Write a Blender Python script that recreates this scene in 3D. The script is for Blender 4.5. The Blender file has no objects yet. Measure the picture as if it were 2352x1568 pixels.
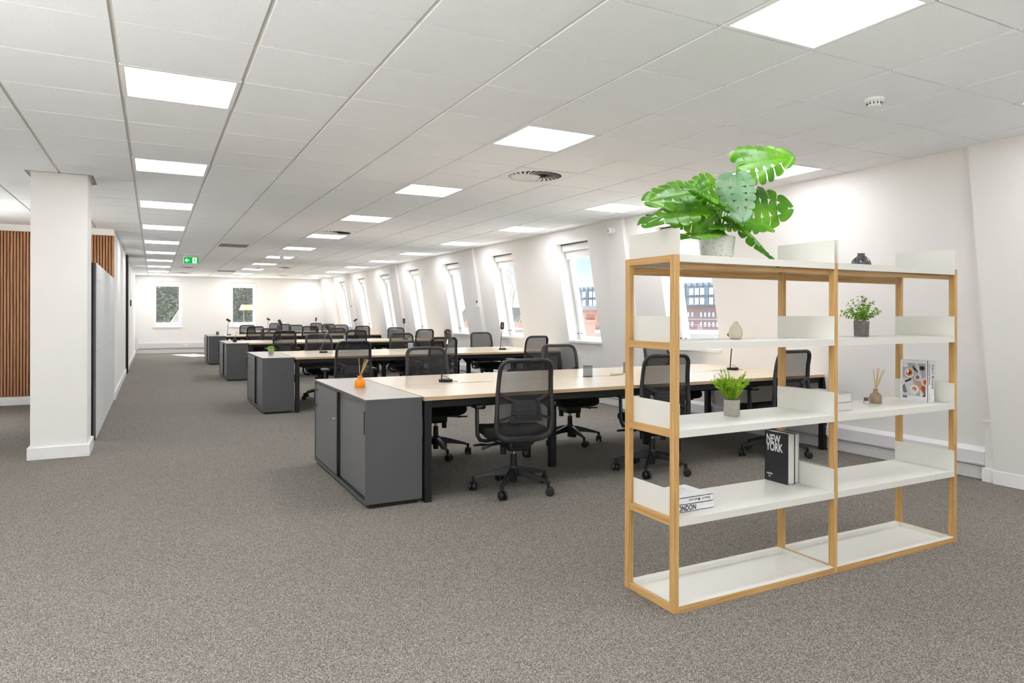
import bpy, bmesh, math, random
from mathutils import Vector, Matrix
PI = math.pi
scn = bpy.context.scene
COL = scn.collection

# ------------------------------------------------------------------ camera
F_PX, CX, CY, YAW, ROLL = 1584.98, 1187.34, 722.18, 0.4849, 0.0022
CH = 1.327            # camera height
CZ = 2.614            # ceiling height
cam = bpy.data.cameras.new('camera')
cam_o = bpy.data.objects.new('camera', cam)
COL.objects.link(cam_o)
cam.sensor_width = 36.0
cam.sensor_fit = 'HORIZONTAL'
cam.lens = F_PX / 2352 * 36
cam.shift_x = (1176 - CX) / 2352
cam.shift_y = (CY - 784) / 2352
cam.clip_end = 400
cam.clip_start = 0.05
rh = Vector((math.cos(YAW), -math.sin(YAW), 0))
dh = Vector((math.sin(YAW), math.cos(YAW), 0))
uh = Vector((0, 0, 1))
Rv = rh * math.cos(ROLL) + uh * math.sin(ROLL)
Uv = uh * math.cos(ROLL) - rh * math.sin(ROLL)
M = Matrix(((Rv.x, Uv.x, -dh.x, 0), (Rv.y, Uv.y, -dh.y, 0), (Rv.z, Uv.z, -dh.z, CH), (0, 0, 0, 1)))
cam_o.matrix_world = M
scn.camera = cam_o

# ------------------------------------------------------------------ world, sun, exposure
scn.view_settings.view_transform = 'Standard'
scn.view_settings.look = 'None'
scn.view_settings.gamma = 1
scn.view_settings.use_curve_mapping = False
scn.view_settings.exposure = 0.32
PANEL_L = 12.6        # radiance of the ceiling panels
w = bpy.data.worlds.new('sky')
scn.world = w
w.use_nodes = True
nt = w.node_tree
nt.nodes.clear()
out = nt.nodes.new('ShaderNodeOutputWorld')
bg = nt.nodes.new('ShaderNodeBackground')
tc = nt.nodes.new('ShaderNodeTexCoord')
sep = nt.nodes.new('ShaderNodeSeparateXYZ')
nt.links.new(tc.outputs['Generated'], sep.inputs[0])
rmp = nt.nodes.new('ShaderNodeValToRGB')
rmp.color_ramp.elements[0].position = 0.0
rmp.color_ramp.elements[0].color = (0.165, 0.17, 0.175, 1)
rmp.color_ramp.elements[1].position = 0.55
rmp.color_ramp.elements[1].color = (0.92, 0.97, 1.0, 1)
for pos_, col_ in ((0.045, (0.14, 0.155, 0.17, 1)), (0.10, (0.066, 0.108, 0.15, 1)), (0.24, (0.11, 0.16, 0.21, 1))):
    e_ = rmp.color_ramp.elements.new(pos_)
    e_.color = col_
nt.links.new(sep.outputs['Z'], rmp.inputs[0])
nz = nt.nodes.new('ShaderNodeTexNoise')
nz.inputs['Scale'].default_value = 5
nz.inputs['Detail'].default_value = 6
mpw = nt.nodes.new('ShaderNodeMapping')
mpw.inputs['Scale'].default_value = (1, 1, 3.5)
nt.links.new(tc.outputs['Generated'], mpw.inputs[0])
nt.links.new(mpw.outputs[0], nz.inputs['Vector'])
cr = nt.nodes.new('ShaderNodeValToRGB')
cr.color_ramp.elements[0].position = 0.48
cr.color_ramp.elements[1].position = 0.66
nt.links.new(nz.outputs['Fac'], cr.inputs[0])
mx = nt.nodes.new('ShaderNodeMixRGB')
mx.inputs['Color2'].default_value = (0.155, 0.16, 0.165, 1)
lowm = nt.nodes.new('ShaderNodeMapRange')
lowm.inputs['From Min'].default_value = 0.2
lowm.inputs['From Max'].default_value = 0.3
lowm.inputs['To Min'].default_value = 1
lowm.inputs['To Max'].default_value = 0
nt.links.new(sep.outputs['Z'], lowm.inputs['Value'])
mulm = nt.nodes.new('ShaderNodeMath')
mulm.operation = 'MULTIPLY'
nt.links.new(cr.outputs[0], mulm.inputs[0])
nt.links.new(lowm.outputs[0], mulm.inputs[1])
nt.links.new(mulm.outputs[0], mx.inputs['Fac'])
nt.links.new(rmp.outputs[0], mx.inputs['Color1'])
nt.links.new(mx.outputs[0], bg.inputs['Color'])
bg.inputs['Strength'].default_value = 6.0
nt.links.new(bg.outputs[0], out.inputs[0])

sun = bpy.data.lights.new('sun', 'SUN')
sun.energy = 48
sun.angle = 0.009
sun.color = (1, 0.975, 0.95)
sun_o = bpy.data.objects.new('sun', sun)
COL.objects.link(sun_o)
sun_o.rotation_euler = Vector((0.42, -1.12, -1.0)).to_track_quat('-Z', 'Y').to_euler()
sun_o.location = (0, 34, 12)


# ------------------------------------------------------------------ materials
def lin(c):
    return tuple(((v / 255) / 12.92 if v / 255 <= 0.04045 else ((v / 255 + 0.055) / 1.055) ** 2.4) for v in c) + (1,)


def new_mat(name):
    m = bpy.data.materials.new(name)
    m.use_nodes = True
    n = m.node_tree.nodes
    b = n['Principled BSDF']
    return m, m.node_tree, b


def flat(name, rgb, rough=0.5, metal=0.0, spec=0.5, noise=0.0, nscale=30, bump=0.0, bscale=200, trans=None, raw=None):
    m, t, b = new_mat(name)
    c = raw if raw else lin(rgb)
    b.inputs['Base Color'].default_value = c
    b.inputs['Roughness'].default_value = rough
    b.inputs['Metallic'].default_value = metal
    b.inputs['Specular IOR Level'].default_value = spec
    tcn = t.nodes.new('ShaderNodeTexCoord')
    if noise:
        n = t.nodes.new('ShaderNodeTexNoise')
        n.inputs['Scale'].default_value = nscale
        n.inputs['Detail'].default_value = 4
        t.links.new(tcn.outputs['Object'], n.inputs['Vector'])
        r = t.nodes.new('ShaderNodeValToRGB')
        r.color_ramp.elements[0].position = 0.3
        r.color_ramp.elements[1].position = 0.7
        r.color_ramp.elements[0].color = tuple(v * (1 - noise) for v in c[:3]) + (1,)
        r.color_ramp.elements[1].color = tuple(min(1, v * (1 + noise)) for v in c[:3]) + (1,)
        t.links.new(n.outputs['Fac'], r.inputs[0])
        t.links.new(r.outputs[0], b.inputs['Base Color'])
    if bump:
        n2 = t.nodes.new('ShaderNodeTexNoise')
        n2.inputs['Scale'].default_value = bscale
        n2.inputs['Detail'].default_value = 3
        t.links.new(tcn.outputs['Object'], n2.inputs['Vector'])
        bp = t.nodes.new('ShaderNodeBump')
        bp.inputs['Strength'].default_value = bump
        bp.inputs['Distance'].default_value = 0.002
        t.links.new(n2.outputs['Fac'], bp.inputs['Height'])
        t.links.new(bp.outputs[0], b.inputs['Normal'])
    return m


def wood(name, light, dark, axis='Z', rough=0.45, s=1.0):
    m, t, b = new_mat(name)
    tcn = t.nodes.new('ShaderNodeTexCoord')
    mp = t.nodes.new('ShaderNodeMapping')
    k = {'X': (3, 95, 95), 'Y': (95, 3, 95), 'Z': (95, 95, 3)}[axis]
    mp.inputs['Scale'].default_value = tuple(v * s for v in k)
    t.links.new(tcn.outputs['Object'], mp.inputs[0])
    n = t.nodes.new('ShaderNodeTexNoise')
    n.inputs['Scale'].default_value = 1.0
    n.inputs['Detail'].default_value = 6
    n.inputs['Roughness'].default_value = 0.65
    n.inputs['Distortion'].default_value = 0.6
    t.links.new(mp.outputs[0], n.inputs['Vector'])
    r = t.nodes.new('ShaderNodeValToRGB')
    e = r.color_ramp.elements
    e[0].position = 0.32
    e[0].color = lin(dark)
    e[1].position = 0.62
    e[1].color = lin(light)
    t.links.new(n.outputs['Fac'], r.inputs[0])
    t.links.new(r.outputs[0], b.inputs['Base Color'])
    b.inputs['Roughness'].default_value = rough
    bp = t.nodes.new('ShaderNodeBump')
    bp.inputs['Strength'].default_value = 0.15
    bp.inputs['Distance'].default_value = 0.001
    t.links.new(n.outputs['Fac'], bp.inputs['Height'])
    t.links.new(bp.outputs[0], b.inputs['Normal'])
    return m


def carpet_mat():
    m, t, b = new_mat('carpet')
    tcn = t.nodes.new('ShaderNodeTexCoord')
    vo = t.nodes.new('ShaderNodeTexVoronoi')
    vo.inputs['Scale'].default_value = 300
    t.links.new(tcn.outputs['Object'], vo.inputs['Vector'])
    sp_ = t.nodes.new('ShaderNodeSeparateColor')
    t.links.new(vo.outputs['Color'], sp_.inputs[0])
    n = t.nodes.new('ShaderNodeTexNoise')
    n.inputs['Scale'].default_value = 140
    n.inputs['Detail'].default_value = 3
    t.links.new(tcn.outputs['Object'], n.inputs['Vector'])
    ad = t.nodes.new('ShaderNodeMath')
    ad.operation = 'MULTIPLY_ADD'
    ad.inputs[1].default_value = 0.5
    t.links.new(sp_.outputs[0], ad.inputs[0])
    ml = t.nodes.new('ShaderNodeMath')
    ml.operation = 'MULTIPLY'
    ml.inputs[1].default_value = 0.5
    t.links.new(n.outputs['Fac'], ml.inputs[0])
    t.links.new(ml.outputs[0], ad.inputs[2])
    r = t.nodes.new('ShaderNodeValToRGB')
    e = r.color_ramp.elements
    e[0].position = 0.22
    e[0].color = lin((82, 77, 71))
    e[1].position = 0.82
    e[1].color = lin((186, 179, 170))
    x = e.new(0.5)
    x.color = lin((122, 116, 108))
    t.links.new(ad.outputs[0], r.inputs[0])
    n3 = t.nodes.new('ShaderNodeTexNoise')
    n3.inputs['Scale'].default_value = 1.3
    n3.inputs['Detail'].default_value = 3
    t.links.new(tcn.outputs['Object'], n3.inputs['Vector'])
    r3 = t.nodes.new('ShaderNodeValToRGB')
    r3.color_ramp.elements[0].color = (0.9, 0.9, 0.9, 1)
    r3.color_ramp.elements[1].color = (1, 1, 1, 1)
    t.links.new(n3.outputs['Fac'], r3.inputs[0])
    mm = t.nodes.new('ShaderNodeMixRGB')
    mm.blend_type = 'MULTIPLY'
    mm.inputs['Fac'].default_value = 1
    t.links.new(r.outputs[0], mm.inputs['Color1'])
    t.links.new(r3.outputs[0], mm.inputs['Color2'])
    t.links.new(mm.outputs[0], b.inputs['Base Color'])
    b.inputs['Roughness'].default_value = 0.95
    b.inputs['Specular IOR Level'].default_value = 0.1
    bp = t.nodes.new('ShaderNodeBump')
    bp.inputs['Strength'].default_value = 0.3
    bp.inputs['Distance'].default_value = 0.003
    t.links.new(sp_.outputs[0], bp.inputs['Height'])
    t.links.new(bp.outputs[0], b.inputs['Normal'])
    return m


def tile_mat():
    m, t, b = new_mat('ceiling_tile')
    tcn = t.nodes.new('ShaderNodeTexCoord')
    v = t.nodes.new('ShaderNodeTexNoise')
    v.inputs['Scale'].default_value = 160
    v.inputs['Detail'].default_value = 2
    t.links.new(tcn.outputs['Object'], v.inputs['Vector'])
    r = t.nodes.new('ShaderNodeValToRGB')
    e = r.color_ramp.elements
    e[0].position = 0.30
    e[0].color = lin((236, 238, 240))
    e[1].position = 0.44
    e[1].color = lin((247, 250, 253))
    t.links.new(v.outputs['Fac'], r.inputs[0])
    t.links.new(r.outputs[0], b.inputs['Base Color'])
    b.inputs['Roughness'].default_value = 0.9
    bp = t.nodes.new('ShaderNodeBump')
    bp.inputs['Strength'].default_value = 0.35
    bp.inputs['Distance'].default_value = 0.002
    t.links.new(v.outputs['Fac'], bp.inputs['Height'])
    t.links.new(bp.outputs[0], b.inputs['Normal'])
    return m


def emit(name, rgb, strength):
    m, t, b = new_mat(name)
    t.nodes.remove(b)
    e = t.nodes.new('ShaderNodeEmission')
    e.inputs[0].default_value = rgb + (1,)
    e.inputs[1].default_value = strength
    t.links.new(e.outputs[0], t.nodes['Material Output'].inputs[0])
    return m


def see_through(name, rgb, alpha, rough=0.1, gloss=0.08, tint=(1, 1, 1, 1)):
    """thin sheet: part transparent, part surface"""
    m, t, b = new_mat(name)
    b.inputs['Base Color'].default_value = lin(rgb)
    b.inputs['Roughness'].default_value = rough
    tr = t.nodes.new('ShaderNodeBsdfTransparent')
    tr.inputs[0].default_value = tint
    mix = t.nodes.new('ShaderNodeMixShader')
    mix.inputs[0].default_value = alpha
    t.links.new(tr.outputs[0], mix.inputs[1])
    t.links.new(b.outputs[0], mix.inputs[2])
    t.links.new(mix.outputs[0], t.nodes['Material Output'].inputs[0])
    return m


def speckle(name, base, dots, scale=60, thr=0.12, rough=0.6):
    m, t, b = new_mat(name)
    tcn = t.nodes.new('ShaderNodeTexCoord')
    v = t.nodes.new('ShaderNodeTexVoronoi')
    v.inputs['Scale'].default_value = scale
    t.links.new(tcn.outputs['Object'], v.inputs['Vector'])
    r = t.nodes.new('ShaderNodeValToRGB')
    e = r.color_ramp.elements
    e[0].position = thr
    e[0].color = lin(dots)
    e[1].position = thr + 0.05
    e[1].color = lin(base)
    t.links.new(v.outputs['Distance'], r.inputs[0])
    t.links.new(r.outputs[0], b.inputs['Base Color'])
    b.inputs['Roughness'].default_value = rough
    return m


def leaf_mat(name, a, c, rough=0.35, trans=0.25, sc=6):
    m, t, b = new_mat(name)
    tcn = t.nodes.new('ShaderNodeTexCoord')
    n = t.nodes.new('ShaderNodeTexNoise')
    n.inputs['Scale'].default_value = sc
    t.links.new(tcn.outputs['Object'], n.inputs['Vector'])
    r = t.nodes.new('ShaderNodeValToRGB')
    r.color_ramp.elements[0].position = 0.35
    r.color_ramp.elements[1].position = 0.65
    r.color_ramp.elements[0].color = lin(a)
    r.color_ramp.elements[1].color = lin(c)
    t.links.new(n.outputs['Fac'], r.inputs[0])
    t.links.new(r.outputs[0], b.inputs['Base Color'])
    b.inputs['Roughness'].default_value = rough
    tl = t.nodes.new('ShaderNodeBsdfTranslucent')
    t.links.new(r.outputs[0], tl.inputs[0])
    mix = t.nodes.new('ShaderNodeMixShader')
    mix.inputs[0].default_value = trans
    t.links.new(b.outputs[0], mix.inputs[1])
    t.links.new(tl.outputs[0], mix.inputs[2])
    t.links.new(mix.outputs[0], t.nodes['Material Output'].inputs[0])
    return m


def brick_mat(name, a, c, mortar, scale=4, bw=0.9, rh_=0.3):
    m, t, b = new_mat(name)
    tcn = t.nodes.new('ShaderNodeTexCoord')
    v = t.nodes.new('ShaderNodeTexBrick')
    v.inputs['Scale'].default_value = scale
    v.inputs['Color1'].default_value = lin(a)
    v.inputs['Color2'].default_value = lin(c)
    v.inputs['Mortar'].default_value = lin(mortar)
    v.inputs['Mortar Size'].default_value = 0.02
    v.inputs['Brick Width'].default_value = bw
    v.inputs['Row Height'].default_value = rh_
    mp = t.nodes.new('ShaderNodeMapping')
    mp.inputs['Rotation'].default_value = (PI / 2, 0, 0)
    t.links.new(tcn.outputs['Object'], mp.inputs[0])
    t.links.new(mp.outputs[0], v.inputs['Vector'])
    t.links.new(v.outputs['Color'], b.inputs['Base Color'])
    b.inputs['Roughness'].default_value = 0.9
    return m


MT = {}
MT['wall'] = flat('wall_paint', (241, 238, 234), rough=0.7, noise=0.012, nscale=1.5, bump=0.05, bscale=120)
MT['trim'] = flat('trim_paint', (243, 242, 240), rough=0.35)
MT['grid'] = flat('ceiling_grid', (222, 219, 213), rough=0.5)
MT['tile'] = tile_mat()
MT['carpet'] = carpet_mat()
MT['white'] = flat('white_plastic', (240, 240, 240), rough=0.35)
MT['pvc'] = flat('white_window_frame', (244, 245, 248), rough=0.3)
MT['trunk'] = flat('trunking_plastic', (226, 223, 224), rough=0.4)
MT['blind'] = flat('blind_fabric', (240, 238, 233), rough=0.8, bump=0.1, bscale=500)
MT['panel'] = emit('light_diffuser', (0.975, 0.99, 1.03), PANEL_L)
MT['glass'] = see_through('window_glass', (255, 255, 255), 0.04, rough=0.02, tint=(0.97, 0.985, 0.98, 1))
MT['black'] = flat('black_plastic', (24, 24, 25), rough=0.42)
MT['blackmetal'] = flat('black_powder_coat', (13, 13, 14), rough=0.6)
MT['dark'] = flat('dark_void', (12, 12, 12), rough=0.8)
MT['chrome'] = flat('chrome', (220, 220, 222), rough=0.18, metal=1.0)
MT['brass'] = flat('brushed_brass', (190, 168, 120), rough=0.3, metal=1.0)
MT['seat'] = flat('black_seat_fabric', (24, 24, 25), rough=0.9, bump=0.4, bscale=700)
MT['mesh'] = see_through('black_mesh_fabric', (42, 40, 40), 0.74, rough=0.75)
MT['frame'] = flat('charcoal_chair_frame', (42, 42, 44), rough=0.38)
MT['grey'] = flat('grey_laminate', (86, 86, 88), rough=0.42, noise=0.03, nscale=6)
MT['greydoor_lit'] = flat('grey_laminate_door_lit', (106, 106, 107), rough=0.36)  # same laminate, lightened to put the light on the doors into its colour
MT['greytop'] = flat('grey_laminate_top', (170, 162, 149), rough=0.3, noise=0.02, nscale=4)
MT['desk'] = wood('pale_oak_desktop', (233, 216, 193), (226, 206, 181), 'X', rough=0.24, s=0.7)
MT['deskedge'] = wood('pale_oak_edge', (206, 178, 142), (190, 160, 124), 'X', rough=0.5, s=0.7)
MT['oakx'] = wood('oak_along_x', (210, 168, 108), (176, 130, 72), 'X')
MT['oaky'] = wood('oak_along_y', (210, 168, 108), (176, 130, 72), 'Y')
MT['oakz'] = wood('oak_along_z', (210, 170, 110), (178, 134, 76), 'Z')
MT['walnut'] = wood('walnut_slat', (190, 134, 88), (128, 80, 46), 'Z', rough=0.5, s=0.8)
MT['shelfwhite'] = flat('white_powder_coat', (226, 224, 215), rough=0.4, bump=0.05, bscale=900)
MT['felt'] = flat('grey_felt', (212, 212, 210), rough=0.95, noise=0.18, nscale=260, bump=0.3, bscale=500)
MT['feltdark'] = flat('dark_grey_felt_edge', (112, 112, 112), rough=0.95, noise=0.2, nscale=260)
MT['concrete'] = flat('concrete_pot', (170, 166, 158), rough=0.85, noise=0.1, nscale=60, bump=0.2, bscale=300)
MT['concretedark'] = flat('dark_concrete_pot', (122, 118, 112), rough=0.85, noise=0.22, nscale=40)
MT['terrazzo'] = speckle('terrazzo_pot', (222, 222, 214), (60, 60, 58), scale=95, thr=0.17)
MT['vase'] = speckle('speckled_cream_vase', (220, 210, 188), (160, 140, 100), scale=170, thr=0.22, rough=0.5)
MT['darkvase'] = speckle('dark_speckled_vase', (34, 34, 36), (190, 192, 196), scale=260, thr=0.3, rough=0.25)
MT['mleaf'] = leaf_mat('monstera_leaf', (62, 124, 16), (108, 170, 30), rough=0.32, trans=0.32)
MT['mleafpale'] = leaf_mat('monstera_leaf_sheen', (78, 122, 84), (140, 170, 138), rough=0.14, trans=0.12)
MT['mstem'] = flat('green_stem', (104, 158, 50), rough=0.4)
MT['fern'] = leaf_mat('fern_leaf', (104, 170, 34), (204, 230, 56), trans=0.3, sc=30)
MT['roundleaf'] = leaf_mat('round_leaf', (100, 154, 26), (166, 204, 58), trans=0.25, sc=30)
MT['succ'] = leaf_mat('succulent_leaf', (110, 190, 20), (190, 226, 60), trans=0.2, sc=30)
MT['soil'] = flat('soil', (60, 46, 32), rough=0.95)
MT['reed'] = flat('reed_stick', (206, 170, 112), rough=0.6)
MT['orange'] = see_through('orange_glass', (250, 148, 10), 0.9, rough=0.06, tint=(1, 0.6, 0.1, 1))
MT['amber'] = see_through('taupe_glass', (172, 150, 122), 0.62, rough=0.05, tint=(0.9, 0.82, 0.7, 1))
MT['blackglass'] = see_through('black_glass', (30, 30, 32), 0.9, rough=0.05)
MT['clear'] = see_through('clear_glass', (235, 240, 245), 0.16, rough=0.03)
MT['meshcup'] = see_through('wire_mesh_cup', (120, 122, 126), 0.35, rough=0.3)
MT['paper'] = flat('book_pages', (226, 222, 216), rough=0.8, bump=0.2, bscale=900)
MT['cover'] = flat('white_book_cover', (232, 232, 234), rough=0.45)
MT['covergrey'] = flat('grey_book_cover', (176, 176, 176), rough=0.5)
MT['coverblack'] = flat('black_book_cover', (38, 38, 42), rough=0.45)
MT['ink'] = flat('black_ink', (22, 22, 24), rough=0.6)
MT['inkgrey'] = flat('grey_ink', (130, 130, 132), rough=0.6)
MT['inkwhite'] = flat('white_ink', (244, 244, 244), rough=0.6)
MT['green'] = emit('exit_sign_green', (0.0, 0.42, 0.05), 1.0)
MT['signwhite'] = emit('exit_sign_white', (1, 1, 1), 1.0)
MT['signback'] = flat('sign_housing', (228, 230, 228), rough=0.4)
MT['acrylic'] = see_through('clear_acrylic', (240, 244, 244), 0.2, rough=0.1)
MT['darkgrille'] = flat('grey_grille', (150, 144, 136), rough=0.6)
MT['ringdark'] = flat('rose_wax', (120, 84, 76), rough=0.5)
MT['facadeblue'] = flat('blue_grey_cladding', (66, 80, 94), rough=0.5, noise=0.06, nscale=0.4)
MT['facadeline'] = flat('cladding_joint', (38, 46, 56), rough=0.5)
MT['facadebrown'] = flat('brown_brick', (84, 66, 68), rough=0.9, noise=0.12, nscale=3)
MT['redbrick'] = flat('red_brick', (120, 90, 82), rough=0.9, noise=0.12, nscale=6)
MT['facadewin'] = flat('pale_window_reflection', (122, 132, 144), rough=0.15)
MT['roof'] = flat('pale_flat_roof', (96, 96, 98), rough=0.8, noise=0.1, nscale=1)
MT['slate'] = flat('grey_slate', (66, 68, 66), rough=0.8, noise=0.15, nscale=4)
MT['terracotta'] = flat('terracotta', (100, 60, 48), rough=0.8)
MT['ground'] = flat('outdoor_ground', (205, 203, 198), rough=0.95, noise=0.08, nscale=0.3)  # unseen ground, made pale to bounce sunlight up onto the ceiling
MT['foliage'] = leaf_mat('tree_foliage', (22, 32, 18), (62, 74, 48), rough=0.6, trans=0.15, sc=1.2)
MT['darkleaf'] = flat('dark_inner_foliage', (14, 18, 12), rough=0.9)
MT['bark'] = flat('tree_bark', (104, 96, 88), rough=0.9)
MT['tan'] = flat('tan_boarding', (122, 98, 68), rough=0.7, noise=0.05, nscale=2)


# ------------------------------------------------------------------ mesh helper
class MB:
    def __init__(s):
        s.v = []
        s.f = []

    def add(s, vs, fs):
        o = len(s.v)
        s.v += [tuple(p) for p in vs]
        s.f += [tuple(i + o for i in f) for f in fs]
        return s

    def box(s, x0, x1, y0, y1, z0, z1):
        vs = [(x, y, z) for x in (x0, x1) for y in (y0, y1) for z in (z0, z1)]
        return s.add(vs, [(0, 1, 3, 2), (4, 6, 7, 5), (0, 4, 5, 1), (2, 3, 7, 6), (0, 2, 6, 4), (1, 5, 7, 3)])

    def sbox(s, y0, y1, z0, z1, o0, o1):
        """box lying in the sloping right wall: o = distance behind its inner face"""
        vs = [(WX(z) + o, y, z) for o in (o0, o1) for y in (y0, y1) for z in (z0, z1)]
        return s.add(vs, [(0, 1, 3, 2), (4, 6, 7, 5), (0, 4, 5, 1), (2, 3, 7, 6), (0, 2, 6, 4), (1, 5, 7, 3)])

    def tube(s, pts, r, n=8, closed=False, flat_=1.0, up=None, caps=True):
        pts = [Vector(p) for p in pts]
        N = len(pts)
        rs = r if isinstance(r, (list, tuple)) else [r] * N
        rings = []
        nrm = None
        for i, p in enumerate(pts):
            a = pts[(i - 1) % N] if (closed or i > 0) else p
            b = pts[(i + 1) % N] if (closed or i < N - 1) else p
            d = (b - a)
            d = d.normalized() if d.length > 1e-9 else Vector((0, 0, 1))
            if up is not None:
                u = Vector(up)
                u = (u - d * u.dot(d)).normalized()
            elif nrm is None:
                u = d.orthogonal().normalized()
            else:
                u = (nrm - d * nrm.dot(d))
                u = u.normalized() if u.length > 1e-6 else d.orthogonal().normalized()
            nrm = u
            w_ = d.cross(u)
            rings.append([p + u * math.cos(2 * PI * k / n) * rs[i] + w_ * math.sin(2 * PI * k / n) * rs[i] * flat_ for k in range(n)])
        vs = [q for R_ in rings for q in R_]
        fs = []
        for i in range(N if closed else N - 1):
            j = (i + 1) % N
            for k in range(n):
                l = (k + 1) % n
                fs.append((i * n + k, i * n + l, j * n + l, j * n + k))
        if not closed and caps:
            fs.append(tuple(reversed(range(n))))
            fs.append(tuple(range((N - 1) * n, N * n)))
        return s.add(vs, fs)

    def cyl(s, p0, p1, r0, r1=None, n=20):
        return s.tube([p0, p1], [r0, r0 if r1 is None else r1], n)

    def lathe(s, prof, c=(0, 0, 0), n=28):
        vs = []
        fs = []
        for r, z in prof:
            for k in range(n):
                a = 2 * PI * k / n
                vs.append((c[0] + r * math.cos(a), c[1] + r * math.sin(a), c[2] + z))
        for i in range(len(prof) - 1):
            for k in range(n):
                l = (k + 1) % n
                fs.append((i * n + k, i * n + l, (i + 1) * n + l, (i + 1) * n + k))
        if prof[0][0] > 1e-5:
            fs.append(tuple(reversed(range(n))))
        if prof[-1][0] > 1e-5:
            fs.append(tuple(range((len(prof) - 1) * n, len(prof) * n)))
        return s.add(vs, fs)

    def prism(s, poly, a, b, plane='XY'):
        def P(u, v, t):
            return {'XY': (u, v, t), 'XZ': (u, t, v), 'YZ': (t, u, v)}[plane]
        n = len(poly)
        vs = [P(u, v, a) for u, v in poly] + [P(u, v, b) for u, v in poly]
        fs = [tuple(reversed(range(n))), tuple(range(n, 2 * n))]
        for k in range(n):
            l = (k + 1) % n
            fs.append((k, l, n + l, n + k))
        return s.add(vs, fs)

    def quad(s, *p):
        return s.add(p, [(0, 1, 2, 3)])

    def pill(s, cx, cy, w_, d_, z0, z1, rc, e, n=6, warp=None):
        """cushion: stacked rounded rectangles with rounded edge e"""
        vs = []
        fs = []
        L = []
        for k in range(n + 1):
            th = PI / 2 * k / n
            L.append((e * (1 - math.sin(th)), z0 + e * (1 - math.cos(th))))
        for k in range(n, -1, -1):
            th = PI / 2 * k / n
            L.append((e * (1 - math.sin(th)), z1 - e * (1 - math.cos(th))))
        m = 0
        for ins, z in L:
            ring = rrect(w_ - 2 * ins, d_ - 2 * ins, max(0.004, rc - ins), 6)
            m = len(ring)
            for x, y in ring:
                p = (cx + x, cy + y, z)
                if warp:
                    p = warp(*p)
                vs.append(p)
        for i in range(len(L) - 1):
            for k in range(m):
                l = (k + 1) % m
                fs.append((i * m + k, i * m + l, (i + 1) * m + l, (i + 1) * m + k))
        fs.append(tuple(reversed(range(m))))
        fs.append(tuple(range((len(L) - 1) * m, len(L) * m)))
        return s.add(vs, fs)

    def build(s, name, mat, parent=None, smooth=True, bevel=0, loc=None, mats=None, fmat=None, rot=None):
        me = bpy.data.meshes.new(name)
        me.from_pydata(s.v, [], s.f)
        me.materials.append(mat if not isinstance(mat, str) else MT[mat])
        if mats:
            for q in mats:
                me.materials.append(MT[q])
            for i, p in enumerate(me.polygons):
                p.material_index = fmat(p)
        bmm = bmesh.new()
        bmm.from_mesh(me)
        bmesh.ops.recalc_face_normals(bmm, faces=bmm.faces)
        bmm.to_mesh(me)
        bmm.free()
        if smooth:
            me.polygons.foreach_set('use_smooth', [True] * len(me.polygons))
            me.set_sharp_from_angle(angle=0.62)
        me.update()
        o = bpy.data.objects.new(name, me)
        COL.objects.link(o)
        if parent:
            o.parent = parent
        if loc:
            o.location = loc
        if rot:
            o.rotation_euler = rot
        if bevel:
            b = o.modifiers.new('bevel', 'BEVEL')
            b.width = bevel
            b.segments = 2
            b.limit_method = 'ANGLE'
        return o


def rrect(w_, d_, r, n=5):
    r = min(r, w_ / 2 - 1e-4, d_ / 2 - 1e-4)
    pts = []
    for cx, cy, a0 in ((w_ / 2 - r, d_ / 2 - r, 0), (-w_ / 2 + r, d_ / 2 - r, PI / 2), (-w_ / 2 + r, -d_ / 2 + r, PI), (w_ / 2 - r, -d_ / 2 + r, 3 * PI / 2)):
        for k in range(n + 1):
            a = a0 + PI / 2 * k / n
            pts.append((cx + r * math.cos(a), cy + r * math.sin(a)))
    return pts


def empty(name, label, cat, loc=(0, 0, 0), rz=0, group=None):
    o = bpy.data.objects.new(name, None)
    COL.objects.link(o)
    o.empty_display_size = 0.1
    o.location = loc
    o.rotation_euler = (0, 0, rz)
    return tag(o, label, cat, group)


def tag(o, label, cat, group=None):
    o['label'] = label
    o['category'] = cat
    if group:
        o['group'] = group
    return o


def struct(o):
    o['kind'] = 'structure'
    return o


def copy_tree(root, loc, rz, label, group=None):
    r = root.copy()
    COL.objects.link(r)
    r.location = loc
    r.rotation_euler = (0, 0, rz)
    r['label'] = label
    if group:
        r['group'] = group
    for ch in list(root.children):
        c = ch.copy()
        COL.objects.link(c)
        c.parent = r
        for g in list(ch.children):
            d = g.copy()
            COL.objects.link(d)
            d.parent = c
    return r


def text(name, s, size, mat, parent, origin, xd, ud, off=0.0, space=1.0, sx=1.0, line=1.0, align='LEFT'):
    cu = bpy.data.curves.new(name, 'FONT')
    cu.body = s
    cu.size = size
    cu.extrude = 0.0003
    cu.offset = off
    cu.space_character = space
    cu.space_line = line
    cu.align_x = align
    tmp = bpy.data.objects.new('tmp', cu)
    COL.objects.link(tmp)
    dg = bpy.context.evaluated_depsgraph_get()
    dg.update()
    me = bpy.data.meshes.new_from_object(tmp.evaluated_get(dg))
    bpy.data.objects.remove(tmp)
    me.name = name
    me.materials.clear()
    me.materials.append(MT[mat])
    xd = Vector(xd).normalized()
    ud = Vector(ud).normalized()
    zd = xd.cross(ud)
    for v in me.vertices:
        p = v.co
        v.co = Vector(origin) + xd * p.x * sx + ud * p.y + zd * p.z
    o = bpy.data.objects.new(name, me)
    COL.objects.link(o)
    o.parent = parent
    return o


# ------------------------------------------------------------------ setting
SL, X0 = 0.17, 5.53


def WX(z):
    return X0 + SL * (CZ - z)


FY = 26.19            # far wall
NY = -2.6             # wall behind the camera
LX = -2.7             # unseen left wall of the side area
GX0, GY0 = -0.1634, 3.5034

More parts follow.
